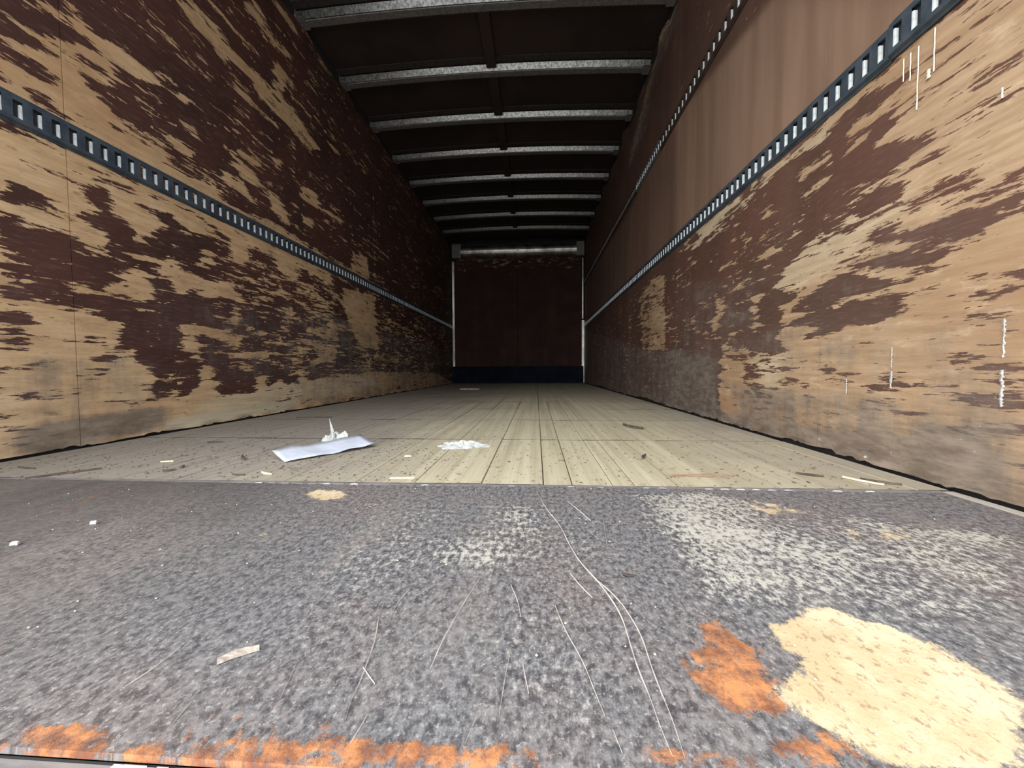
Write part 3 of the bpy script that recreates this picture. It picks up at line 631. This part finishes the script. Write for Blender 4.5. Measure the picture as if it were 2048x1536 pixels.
# front bulkhead (far end): two lining boards, kick plate, corner angles
for a, b in ((XL+.055, XC-.004), (XC+.004, XR-.05)):
    m = MB(); m.box(a, b, YB-.004, YB+.028, .32, 2.40); m.build('panel', M['backpanel'], wall_b)
m = MB(); m.box(XL+.004, XR-.004, YB-.012, YB+.028, .002, .315)
m.box(XL+.02, XR-.02, YB-.018, YB-.012, .295, .315)
tag(m.build('kick_plate', M['kick'], wall_b), label='blue-black steel kick plate along the foot of the far wall')
m = MB(); m.box(XL+.1, XR-.08, YB-.004, YB+.028, 2.44, 2.62); m.build('panel', M['roof'], wall_b)
m = MB(); m.box(XL+.02, XL+.052, YB-.03, YB+.02, .32, 2.3); m.box(XL+.02, XL+.026, YB-.07, YB-.03, .32, 2.3)
tag(m.build('trim_3', M['chrome']), kind='structure')
m = MB(); m.box(XR-.046, XR-.026, YB-.03, YB+.02, 1.2, 2.32); m.box(XR-.052, XR-.008, YB-.04, YB-.03, .32, 1.17)
m.box(XR-.02, XR-.008, YB-.045, YB-.03, .01, .32)
tag(m.build('trim_4', M['chrome']), kind='structure')
# rounded galvanised header across the far end
hdr = tag(link('header_beam', None), 'rounded shiny galvanised beam across the top of the far wall', 'beam')
hdr.location = (XC, YB, 2.43)
def at(o, *ms):
    for c in ms: c.parent = o; c.matrix_parent_inverse = o.matrix_basis.inverted()
m = MB()
pr = [(YB-.004-.15*math.sin(a), 2.465-.125*math.cos(a)) for a in [math.pi*i/14 for i in range(15)]]
m.prism(pr, lambda p: (XL+.20, p[0], p[1]), lambda p: (XR-.16, p[0], p[1]))
at(hdr, m.build('beam_shell', M['chrome'], smooth=False))
for a, b in ((XL+.03, XL+.20), (XR-.16, XR-.02)):
    m = MB(); m.box(a, b, YB-.11, YB-.005, 2.345, 2.60); at(hdr, m.build('end_bracket', M['galv_dull']))
m = MB(); m.box(XC-.0, XC+.035, YB-.158, YB-.150, 2.44, 2.475); at(hdr, m.build('rivet', M['chrome']))

# ---------------------------------------------------------------- floor boards (pieces of the floor)
seam_y = [.868, 1.43, 1.985, 2.53, 3.08, 3.63, 4.18, 4.73, 5.28, 5.83, 6.38, 6.93, YB+.02]
joints = [XL+.004, -1.47, -1.33, -1.19, -1.05, -.90, -.76, -.615, -.534, -.434, -.291, -.130, .016, .083, .176, .226, .323, .44, .546, .64, .735, .83, XR-.004]
for k, (a, b) in enumerate(zip(seam_y[:-1], seam_y[1:])):
    js = joints if k < 4 else joints[::2]
    if js[-1] != joints[-1]: js = js + [joints[-1]]
    for c, d in zip(js[:-1], js[1:]):
        zt = random.uniform(-.0012, .0004); tilt = random.uniform(-.0006, .0006)
        g = .0011 if k < 3 else .0018
        m = MB()
        x0, x1, y0, y1 = c+g, d-g, a+.0022, b-.0022
        ch = .0012
        m.add([(x0,y0,-.028),(x1,y0,-.028),(x1,y1,-.028),(x0,y1,-.028),
               (x0,y0,zt-ch),(x1,y0,zt-ch),(x1,y1,zt-ch),(x0,y1,zt-ch),
               (x0+ch,y0+ch,zt+tilt),(x1-ch,y0+ch,zt-tilt),(x1-ch,y1-ch,zt-tilt),(x0+ch,y1-ch,zt+tilt)],
              [(0,1,5,4),(1,2,6,5),(2,3,7,6),(3,0,4,7),(4,5,9,8),(5,6,10,9),(6,7,11,10),(7,4,8,11),(8,9,10,11)])
        pl = m.build('plank', M['plank'], floor); pl.data.materials.append(M['dark'])
        for q_ in pl.data.polygons: q_.material_index = 1 if (abs(q_.normal.z) < .9 and abs(q_.normal.y) > .5) else 0
# border boards that run past the plate along the right wall
for c, d in ((.8705, .8985),):
    m = MB(); m.box(c, d, Y0, .866, -.028, -.001); m.build('border_plank', M['plank_grey'], floor)

# ---------------------------------------------------------------- steel threshold plate
plate = tag(link('threshold_plate', None), 'scratched dark steel threshold plate with rust and a cream worn patch at the doorway', 'floor plate')
plate.location = (XC, .55, 0)
smp = raster(STAIN_PLATE, -1.7, 1.0, .15, .95, .005, .003, dict(w=-.5, c=0, r=0), 1.0, .7, 6.)
def smooth_blur(*a): return None
PX0, PX1, PY0, PY1 = XL+.003, .868, .235, .852
nu, nv = 330, 110
x = np.linspace(PX0, PX1, nu); y = np.linspace(PY0, PY1, nv)
X, Y = np.meshgrid(x, y, indexing='ij')
Y = Y + (np.clip((X+1.6)*0.0, 0, 0))
Z = .0022 + .0008*np.sin(X*5+1)*np.sin(Y*9) + .0012*np.clip((.25-Y)/.02, 0, 1)*0
Z[:, 0] = -.0035; Z[:, 1] = .0015; Y[:, 1] = PY0+.0006
Z[0, :] = -.01; Z[-1, :] = -.004; Z[:, -1] = -.002
co = np.stack([X, Y, Z], -1).reshape(-1, 3)
w = smp('w', co[:,0], co[:,1])*.5+.5
cols = np.stack([w, smp('c', co[:,0], co[:,1]), smp('r', co[:,0], co[:,1]), np.ones(len(w))], -1)
sheet = grid_mesh('steel_sheet', co, nu, nv, M['plate'], None, cols)
at(plate, sheet)
# folded joint strip with a row of weld beads between plate and boards
m = MB()
n = 120
for i in range(n):
    x0, x1 = PX0+(PX1-PX0)*i/n, PX0+(PX1-PX0)*(i+1)/n
    m.box(x0, x1, .853, .865+random.uniform(-.001, .0012), -.02, .0012+random.uniform(-.0006, .0006))
at(plate, m.build('joint_strip', M['ledge']))
bead = None
xx = -.66
while xx < .74:
    m = MB(); k = 9; r = .0105; h = .0022+random.uniform(0, .0008)
    o_ = [(xx+r*math.cos(math.pi*j/(k-1)), .8475+.0062*math.sin(math.pi*j/(k-1))) for j in range(k)]
    m.prism(o_, lambda p: (p[0], p[1], .0006), lambda p: (xx+(p[0]-xx)*.8, .8475+(p[1]-.8475)*.75, h))
    at(plate, m.build('weld_bead', M['ledge'] if random.random() < .55 else M['white_paint']))
    xx += .0335
# long bright scratches, shallow ridges of displaced metal
for wd, pts in SCRATCHES:
    P = [Vector((a, b)) for a, b in pts]
    # smooth the polyline
    for _ in range(2):
        Q = [P[0]]
        for a, b in zip(P[:-1], P[1:]): Q += [a*.75+b*.25, a*.25+b*.75]
        P = Q + [P[-1]]
    m = MB(); vs = []; N = len(P)
    for i, p in enumerate(P):
        t = (P[min(i+1, N-1)]-P[max(i-1, 0)]).normalized(); nn = Vector((-t.y, t.x))
        hw = wd*.32*(.35+.65*math.sin(math.pi*(i+.5)/N))*random.uniform(.6, 1.15)
        for s_, zz in ((-1, .0022), (0, .0034), (1, .0022)): vs.append((p.x+nn.x*hw*s_, p.y+nn.y*hw*s_, zz))
    fs = []
    for i in range(N-1):
        for j in (0, 1): fs.append((3*i+j, 3*i+j+1, 3*i+j+4, 3*i+j+3))
    m.add(vs, fs)
    o = m.build('scratch', M['scratch']); at(plate, o)

# outer sill below the plate edge, at the doorway
sill = tag(link('door_sill', None), 'grey steel door sill with pale blue coating below the plate edge', 'sill')
sill.location = (XC, .19, -.02)
m = MB(); m.box(XL, XR, .08, .2332, -.10, -.0048); at(sill, m.build('sill_bar', M['ledge']))
m = MB(); m.box(XL, XR, .2335, .2345, -.06, -.0040); at(sill, m.build('edge_strip', M['dark']))
m = MB(); n = 40
for i in range(n):
    x0 = -.292+.32*i/n
    m.box(x0, x0+.32/n+.0002, .19+random.uniform(-.003, .003), .2325, -.0052, -.0032+random.uniform(-.0006, .0008))
at(sill, m.build('pale_coating', M['pale_tape']))

# ---------------------------------------------------------------- cargo tracks with slots
def track(name, label, X, side, yA, yB, zc, mats, slot0, pitch, far_from=99):
    """side +1 right wall, -1 left wall; returns the Empty"""
    root = tag(link('cargo_track', None), label, 'cargo track', 'slotted cargo tracks on the walls')
    root.location = (X, yA, zc)
    body, lipm = mats
    H = .047; F = .037; P = .011; sh = .0255; sw = .0108      # half height, half face, protrusion, slot half height / width
    n0 = math.ceil((yA+.0125-slot0)/pitch); n1 = math.floor((yB-.0125-slot0)/pitch)
    ys = [slot0+k*pitch for k in range(n0, n1+1)]
    xf = X-side*P
    m = MB()
    def q(a, b, c, d): m.add([a, b, c, d], [(0,1,2,3)] if side < 0 else [(3,2,1,0)])
    cuts = [yA]
    for s_ in ys: cuts += [s_-sw, s_+sw]
    cuts.append(yB)
    for i, (a, b) in enumerate(zip(cuts[:-1], cuts[1:])):
        slot = i % 2 == 1
        for z0, z1 in (((-F, -sh), (sh, F)) if slot else ((-F, -sh), (-sh, sh), (sh, F))):
            q((xf,a,zc+z0),(xf,b,zc+z0),(xf,b,zc+z1),(xf,a,zc+z1))
        if slot:   # sheet thickness round the slot
            xi = xf+side*.0075
            q((xf,a,zc-sh),(xf,b,zc-sh),(xi,b,zc-sh),(xi,a,zc-sh)); q((xf,a,zc+sh),(xf,b,zc+sh),(xi,b,zc+sh),(xi,a,zc+sh))
            q((xf,a,zc-sh),(xf,a,zc+sh),(xi,a,zc+sh),(xi,a,zc-sh))
    for s_ in (-1, 1):
        q((xf,yA,zc+s_*F),(xf,yB,zc+s_*F),(X-side*.003,yB,zc+s_*(F+.004)),(X-side*.003,yA,zc+s_*(F+.004)))
        q((X-side*.003,yA,zc+s_*(F+.004)),(X-side*.003,yB,zc+s_*(F+.004)),(X-side*.003,yB,zc+s_*H),(X-side*.003,yA,zc+s_*H))
        q((X-side*.003,yA,zc+s_*H),(X-side*.003,yB,zc+s_*H),(X+side*.002,yB,zc+s_*H),(X+side*.002,yA,zc+s_*H))
    for yy in (yA, yB): q((xf,yy,zc-F),(xf,yy,zc+F),(X,yy,zc+F+.004),(X,yy,zc-F-.004))
    at(root, m.build('rail', body))
    m = MB(); m.box(min(X-side*.0012, X-side*.0004), max(X-side*.0012, X-side*.0004), yA+.004, yB-.004, zc-F+.002, zc+F-.002); at(root, m.build('backing', M['dark']))
    # bent bright lip at the far edge of every slot
    lm = None
    for s_ in ys:
        if lm is None:
            l = MB(); xa, xb = sorted((-side*P*.0, side*.0090))
            l.box(xa, xb, sw-.0048, sw-.0004, -sh*1.03, sh*.66)
            lo = l.build('slot_lip', lipm); lm = lo.data
        else: lo = link('slot_lip', lm)
        at(root, lo); lo.matrix_parent_inverse = Matrix.Identity(4)
        lo.location = (xf-X, s_-yA, 0)
    return root

track('cargo_track', 'blue-grey slotted cargo track along the whole left wall', XL, -1, .30, YB-.02, 1.0745, (M['track'], M['lip']), 1.0946, .0465)
track('cargo_track', 'blue-grey slotted cargo track at mid height, longer far piece on the right wall', XR, 1, 1.045, YB-.02, 1.084, (M['track'], M['lip']), .9269, .0465)
track('cargo_track', 'short bent near end of the mid-height slotted track on the right wall', XR-.004, 1, .30, 1.043, 1.088, (M['track'], M['lip']), .9269, .0465)
track('cargo_track', 'upper slotted cargo track on the right wall, nearest piece, dark with bright slots', XR, 1, 1.2, 2.85, 1.880, (M['track_brown'], M['lip']), 1.2, .0465*1.25)
track('cargo_track', 'upper slotted cargo track on the right wall, bare shiny middle piece', XR, 1, 2.853, 3.5, 1.880, (M['track_bare'], M['lip']), 1.2, .0465)
track('cargo_track', 'upper slotted cargo track on the right wall, grimy brown farthest piece', XR, 1, 3.503, YB-.02, 1.880, (M['track_brown'], M['galv_dull']), 1.2, .0465)

# ---------------------------------------------------------------- roof bows
ORD = ['nearest', 'second', 'third', 'fourth', 'fifth', 'sixth', 'seventh', 'eighth and last']
def bow_strip(m, prof, x0=XL+.006, x1=XR-.006, n=24, dz=0):
    """profile (y, z) swept along the crowned width"""
    k = len(prof); vs = []; fs = []
    for i in range(n+1):
        x = x0+(x1-x0)*i/n
        for (yy, zz) in prof: vs.append((x, yy, zz+crown(x)+dz))
    for i in range(n):
        for j in range(k): a, b = i*k+j, i*k+(j+1) % k; fs.append((a, a+k, b+k, b))
    fs += [tuple(range(k)), tuple(range(n*k+k-1, n*k-1, -1))]
    m.add(vs, fs)
proto = {}
m = MB(); bow_strip(m, [(.002,.002),(.006,-.002),(.058,0),(.064,.004),(.064,.058),(.061,.058),(.061,.006),(.006,.003)]); proto['channel'] = m.build('channel', M['galv_dull'])
m = MB(); bow_strip(m, [(-.024,.040),(-.004,.002),(-.001,.003),(-.021,.042)]); proto['web'] = m.build('web', M['galv'])
m = MB(); bow_strip(m, [(-.078,.050),(-.024,.050),(-.024,.053),(-.075,.053),(-.078,.058),(-.081,.058),(-.081,.050)]); proto['flange'] = m.build('flange', M['flange'])
m = MB()
for i in range(96):
    x = XL+.1+(XR-XL-.2)*i/95
    m.box(x-.006, x+.006, .064, .078, .006+crown(x), .012+crown(x))
proto['serrated_edge'] = m.build('serrated_edge', M['flange'])
for s_ in (-1, 1):
    m = MB(); xx = XL+.03 if s_ < 0 else XR-.03
    m.box(xx-.026, xx+.026, -.03, .068, -.004, -.0005); m.box(xx-.026, xx-.022, -.03, .068, -.0005, .05)
    proto['end_plate%d' % s_] = m.build('end_plate', M['galv_dull'])
for i in range(8):
    y = 2.5385+.5689*i
    root = tag(link('roof_bow', None), ('%s roof bow from the doorway, arched galvanised channel across the ceiling' % ORD[i]), 'roof bow', 'arched roof bows')
    root.location = (XC, y, ZB)
    for k, p in proto.items():
        if k == 'serrated_edge' and i > 3: continue
        c = p if i == 0 else p.copy()
        if i: COL.objects.link(c)
        c.parent = root; c.matrix_parent_inverse = Matrix.Identity(4)
        c.location = (-XC, 0, 0)
# centre strap under the roof skin, in lengths between the bows
m0 = None
ys = [2.0] + [2.5385+.5689*i for i in range(8)]
for i, y in enumerate(ys):
    m = MB(); L = (.46 if i else .45)
    zc = ZB+CROWN
    m.box(XC-.038, XC+.038, y+.072 if i else y, y+.5689-.03 if i else 2.5385-.03, zc+.010, zc+.016)
    m.box(XC-.038, XC-.034, y+.072 if i else y, y+.5689-.03 if i else 2.5385-.03, zc+.016, zc+.060)
    m.box(XC+.034, XC+.038, y+.072 if i else y, y+.5689-.03 if i else 2.5385-.03, zc+.016, zc+.060)
    m.build('ceiling_strap', M['roof'], ceiling)

# ---------------------------------------------------------------- paint drips and scuffs on the right wall
def drip(y, z0, z1, w, mat, name='paint_drip', X=XR, side=1):
    m = MB(); n = 8; vs = []
    for i in range(n+1):
        t = i/n; zz = z1+(z0-z1)*t; ww = w*(.5+.12*math.sin(i*2.1)+(.3 if i == n else 0)); yy = y+.0004*math.sin(i*1.7)
        vs += [(X-side*.0035, yy-ww/2, zz), (X-side*.0052, yy, zz), (X-side*.0035, yy+ww/2, zz)]
    fs = []
    for i in range(n):
        for j in (0, 1): fs.append((3*i+j, 3*i+j+1, 3*i+j+4, 3*i+j+3))
    m.add(vs, fs)
    return m.build(name, mat, wall_r if side > 0 else wall_l)
drip(.976, .875, 1.02, .0045, M['drip']); drip(.940, .935, 1.03, .005, M['drip']); drip(.995, .955, 1.02, .004, M['drip']); drip(1.012, .965, 1.02, .003, M['drip'])
drip(.952, .928, .948, .018, M['drip'])
drip(.809, .785, .805, .007, M['white_paint'], 'paint_spot')
def smear(y, z0, z1, w, n=26):
    m = MB(); vs = []
    for i in range(n+1):
        zz = z1+(z0-z1)*i/n; a_ = w*random.uniform(.05, .5); c_ = w*random.uniform(.05, .5)
        vs += [(XR-.0034, y-a_, zz), (XR-.0046, y+(c_-a_)*.3, zz), (XR-.0034, y+c_, zz)]
    m.add(vs, [(3*i+j, 3*i+j+1, 3*i+j+4, 3*i+j+3) for i in range(n) for j in (0, 1)])
    m.build('paint_smear', M['smear'], wall_r)
smear(1.018, .265, .318, .007); smear(1.018, .215, .258, .011); smear(.789, .285, .36, .008); smear(.789, .19, .262, .011); smear(1.155, .19, .235, .006)


# ---------------------------------------------------------------- litter on the boards
def sheet_strip(name, label, pts, w, mat, cat, curl=.006, tilt=0):
    """ribbon along pts (x,y,z) with width w, doubled for thickness"""
    P = [Vector(p) for p in pts]; N = len(P); nv = 5; top = []; 
    for i, p in enumerate(P):
        t = (P[min(i+1, N-1)]-P[max(i-1, 0)]); t.z = 0; t.normalize(); nn = Vector((-t.y, t.x, 0))
        for j in range(nv):
            u = (j/(nv-1)-.5)
            top.append(p+nn*u*w+Vector((0, 0, curl*(abs(u)*2)**2*(.5+.5*math.sin(i*1.3+j))+random.uniform(0, .0008)+tilt*(u+.5))))
    m = MB(); vs = [tuple(v+Vector((0,0,.0006))) for v in top]+[tuple(v) for v in top]; k = N*nv; fs = []
    for i in range(N-1):
        for j in range(nv-1):
            a = i*nv+j; fs += [(a, a+1, a+nv+1, a+nv), (k+a, k+a+nv, k+a+nv+1, k+a+1)]
    for i in range(N-1):
        a = i*nv; fs += [(a, a+nv, k+a+nv, k+a)]; a += nv-1; fs += [(a, k+a, k+a+nv, a+nv)]
    for j in range(nv-1):
        fs += [(j, k+j, k+j+1, j+1)]; a = (N-1)*nv+j; fs += [(a, a+1, k+a+1, k+a)]
    m.add(vs, fs)
    return tag(m.build(name, mat, smooth=True), label, cat)
pts = [(-.765+.165*t, 1.065+.235*t, .0015+.010*max(0, t-.6)**1.0*2.2+.003*math.sin(t*7)**2) for t in [i/16 for i in range(17)]]
sheet_strip('paper_strip', 'long pale blue-white paper strip lying on the floor boards left of centre', pts, .095, M['paper'], 'paper strip', curl=.003, tilt=.022)

def crumple(name, label, cx, cy, rx, ry, h, mat, cat, seed, spikes=()):
    r = random.Random(seed); m = MB(); nr, na = 9, 26; vs = []; 
    ph = [r.uniform(0, 6) for _ in range(8)]
    for i in range(nr+1):
        t = i/nr
        for j in range(na):
            a = 2*math.pi*j/na
            rad = t*(1+.18*math.sin(3*a+ph[0])+.12*math.sin(7*a+ph[1])*t+r.uniform(-.08, .08)*t)
            z = h*(.18+.82*(1-t**2))*(.55+.45*math.sin(5*a+ph[2]+t*6))*(.6+.4*r.random())
            if i == nr: z = r.uniform(0, .2)*h
            vs.append((cx+rx*rad*math.cos(a), cy+ry*rad*math.sin(a), .001+max(0, z)))
    fs = [((i*na+j), (i*na+(j+1) % na), ((i+1)*na+(j+1) % na), ((i+1)*na+j)) for i in range(nr) for j in range(na)]
    k = len(vs); vs2 = [(x, y, .0006) for x, y, z in vs[-na:]]
    fs += [(k-na+j, k-na+(j+1) % na, k+(j+1) % na, k+j) for j in range(na)]
    m.add(vs+vs2, fs)
    for sx, sy, sz, w in spikes:
        m.add([(cx-w, cy, h*.3), (cx+w, cy, h*.3), (cx, cy+w, h*.5), (sx, sy, sz), (cx, cy-w, h*.2)], [(0,4,3), (4,1,3), (1,2,3), (2,0,3)])
    return tag(m.build(name, mat), label, cat)
crumple('crumpled_tissue', 'flat crumpled white tissue on the boards near the middle of the floor', -.258, 1.30, .085, .055, .022, M['tissue'], 'tissue', 3)
crumple('twisted_paper', 'small twisted grey-white paper scrap standing behind the long paper strip', -.765, 1.375, .040, .035, .040, M['tissue'], 'paper scrap', 5, ((-.790, 1.39, .085, .010),))
m = MB(); m.add([(-.757,1.36,.001),(-.712,1.365,.001),(-.708,1.372,.024),(-.722,1.378,.040),(-.748,1.368,.022),(-.755,1.366,.001),(-.712,1.371,.001),(-.708,1.376,.023),(-.722,1.381,.039),(-.748,1.372,.021)],
    [(0,1,2,3,4),(9,8,7,6,5),(0,5,6,1),(1,6,7,2),(2,7,8,3),(3,8,9,4),(4,9,5,0)])
tag(m.build('paper_flap', M['tissue']), 'torn grey paper flap standing up beside the twisted scrap', 'paper scrap')

def chip(name, label, x, y, L, w, h, ang, mat, cat, z=.0006, group=None, seed=0, end=.2):
    r = random.Random(seed or int(abs(x*1000)+abs(y*977))); n = 7; vs = []; fs = []
    c, s_ = math.cos(ang), math.sin(ang)
    for i in range(n+1):
        t = i/n; ww = w*(end+(1-end)*math.sin(math.pi*min(.93, max(.07, t))))*r.uniform(.8, 1.15)/2
        l = (t-.5)*L; bow = w*.35*math.sin(t*3+r.random()*.5)
        for u, zz in ((-1, 0), (-.8, h*.8), (.2, h*r.uniform(.9, 1.1)), (.9, h*.7), (1, 0)):
            px, py = l, u*ww+bow
            vs.append((x+px*c-py*s_, y+px*s_+py*c, z+zz+.0))
    for i in range(n):
        for j in range(5): a, b = i*5+j, i*5+(j+1) % 5; fs.append((a, b, b+5, a+5))
    fs += [(4,3,2,1,0), tuple(range(n*5, n*5+5))]
    m = MB(); m.add(vs, fs)
    return tag(m.build(name, mat), label, cat, group)
chip('bark_chip', 'grey-brown bark chip lying on the steel plate near the doorway', -.2775, .325, .032, .0095, .004, .62, M['bark'], 'bark chip', .0028, end=.5)
chip('wood_stick', 'thin pale stick on the boards near the far end, left of centre', -.885, 4.98, .26, .035, .012, .0, M['pale_splinter'], 'stick')
chip('wood_splinter', 'broad dark wood splinter on the boards near the right wall, mid floor', .44, 1.75, .13, .028, .010, 2.05, M['splinter'], 'splinter')
chip('wood_splinter', 'small dark upright-lying splinter right of the centre of the first board row', .325, 1.155, .060, .010, .005, 1.2, M['splinter'], 'splinter')
SPL = [  # x px-derived positions on the boards
 ('dark bent splinter near the left end of the plate joint', -1.235, .905, .13, .012, .9, 0),
 ('thin dark splinter on the boards at far left, near the plate', -1.42, .955, .075, .007, 2.95, 0),
 ('short dark square-ended splinter left of the paper strip', -.985, .985, .022, .010, 2.3, 0),
 ('short dark splinter just below the square-ended one', -.985, .945, .028, .006, .7, 0),
 ('dark crooked splinter touching the left end of the paper strip', -.90, 1.10, .075, .010, 2.35, 0),
 ('pale cone-shaped wood sliver left of the paper strip', -1.085, 1.035, .032, .010, .35, 1),
 ('pale sliver in front of the paper strip', -.70, .93, .045, .009, 2.75, 1),
 ('thin dark splinter beside the pale sliver in front of the paper strip', -.765, .915, .040, .005, 3.0, 0),
 ('small dark splinter behind the paper strip, towards the left wall', -1.20, 1.33, .05, .008, .3, 0),
 ('pale fleck-like sliver between paper strip and crumpled tissue', -.395, 1.13, .022, .012, .1, 1),
 ('thin pale splinter in front of the crumpled tissue', -.33, .90, .060, .003, .1, 1),
 ('brown splinter on the boards near the right end of the plate', .68, .98, .055, .012, 2.6, 0),
 ('long pale splinter curving off the right border board', .765, .93, .075, .009, 2.2, 1),
 ('dark sliver by the right border board above the plate corner', .80, .925, .07, .010, 2.45, 0),
 ('dark splinter lying across the boards towards the left wall, beyond the second seam', -1.25, 2.05, .20, .02, .15, 0),
]
for lb, x_, y_, L, w_, a_, pale in SPL:
    chip('wood_splinter', lb, x_, y_, L, w_, .004, a_, M['pale_splinter' if pale else 'splinter'], 'splinter')
chip('bark_fleck', 'tiny dark curled bark fleck in the middle of the steel plate', .117, .485, .015, .005, .0025, 2.9, M['splinter'], 'bark fleck', .003)
for lb, x_, y_ in (('white pebble on the left part of the steel plate, the larger of two', -.80, .52), ('white pebble on the left part of the steel plate, the smaller and farther of two', -.77, .60)):
    chip('pebble', lb, x_, y_, .009, .008, .005, .4, M['white_paint'], 'pebble', .003, end=.7)
# red crayon stroke on the boards
m = MB()
for k in range(5):
    y0 = .948+.006*k; a, b = .30+random.uniform(0, .05), .46+random.uniform(-.03, .05)
    n = 8
    for i in range(n):
        t0, t1 = i/n, (i+1)/n; f_ = lambda t: y0+.004*math.sin(t*6+k)
        m.add([(a+(b-a)*t0, f_(t0), .0011), (a+(b-a)*t1, f_(t1), .0011), (a+(b-a)*t1, f_(t1)+.0016, .0011), (a+(b-a)*t0, f_(t0)+.0016, .0011)], [(0,1,2,3)])
m.build('crayon_mark', M['red'], floor)
# wood crumbs and dust specks nobody could count
m = MB()
for i in range(1700):
    if i % 3: x_, y_ = random.uniform(XL+.05, XR-.08), .87+abs(random.gauss(0, .55))
    else: x_, y_ = random.gauss(-.75, .3), random.gauss(1.1, .16)
    if not (XL+.03 < x_ < XR-.03 and .87 < y_ < 4): continue
    s_ = random.uniform(.0007, .0024); a_ = random.uniform(0, 3.14); l = s_*random.uniform(1, 4); c, q_ = math.cos(a_), math.sin(a_)
    m.add([(x_+l*c, y_+l*q_, .0005), (x_-s_*q_*.6, y_+s_*c*.6, .0005), (x_-l*c, y_-l*q_, .0005), (x_+s_*q_*.6, y_-s_*c*.6, .0005), (x_, y_, .001+s_*.6)], [(0,1,4),(1,2,4),(2,3,4),(3,0,4)])
tag(m.build('wood_crumbs', M['splinter']), 'dark wood crumbs scattered over the boards', 'crumbs', kind='stuff')
m = MB()
for i in range(170):
    x_, y_ = random.uniform(-1.5, .75), random.uniform(.26, .84); z_ = .0036
    if not (XL+.03 < x_ < XR-.1) or y_ < .25 or (.845 < y_ < .87): continue
    if z_ < .001 and y_ < .87: continue
    s_ = random.uniform(.0006, .0016)*(1 if y_ < .9 else 2.2)
    m.add([(x_+s_, y_, z_), (x_, y_+s_, z_), (x_-s_, y_, z_), (x_, y_-s_, z_), (x_, y_, z_+s_)], [(0,1,4),(1,2,4),(2,3,4),(3,0,4)])
tag(m.build('white_flecks', M['pale_splinter']), 'small white flecks scattered over the steel plate', 'crumbs', kind='stuff')
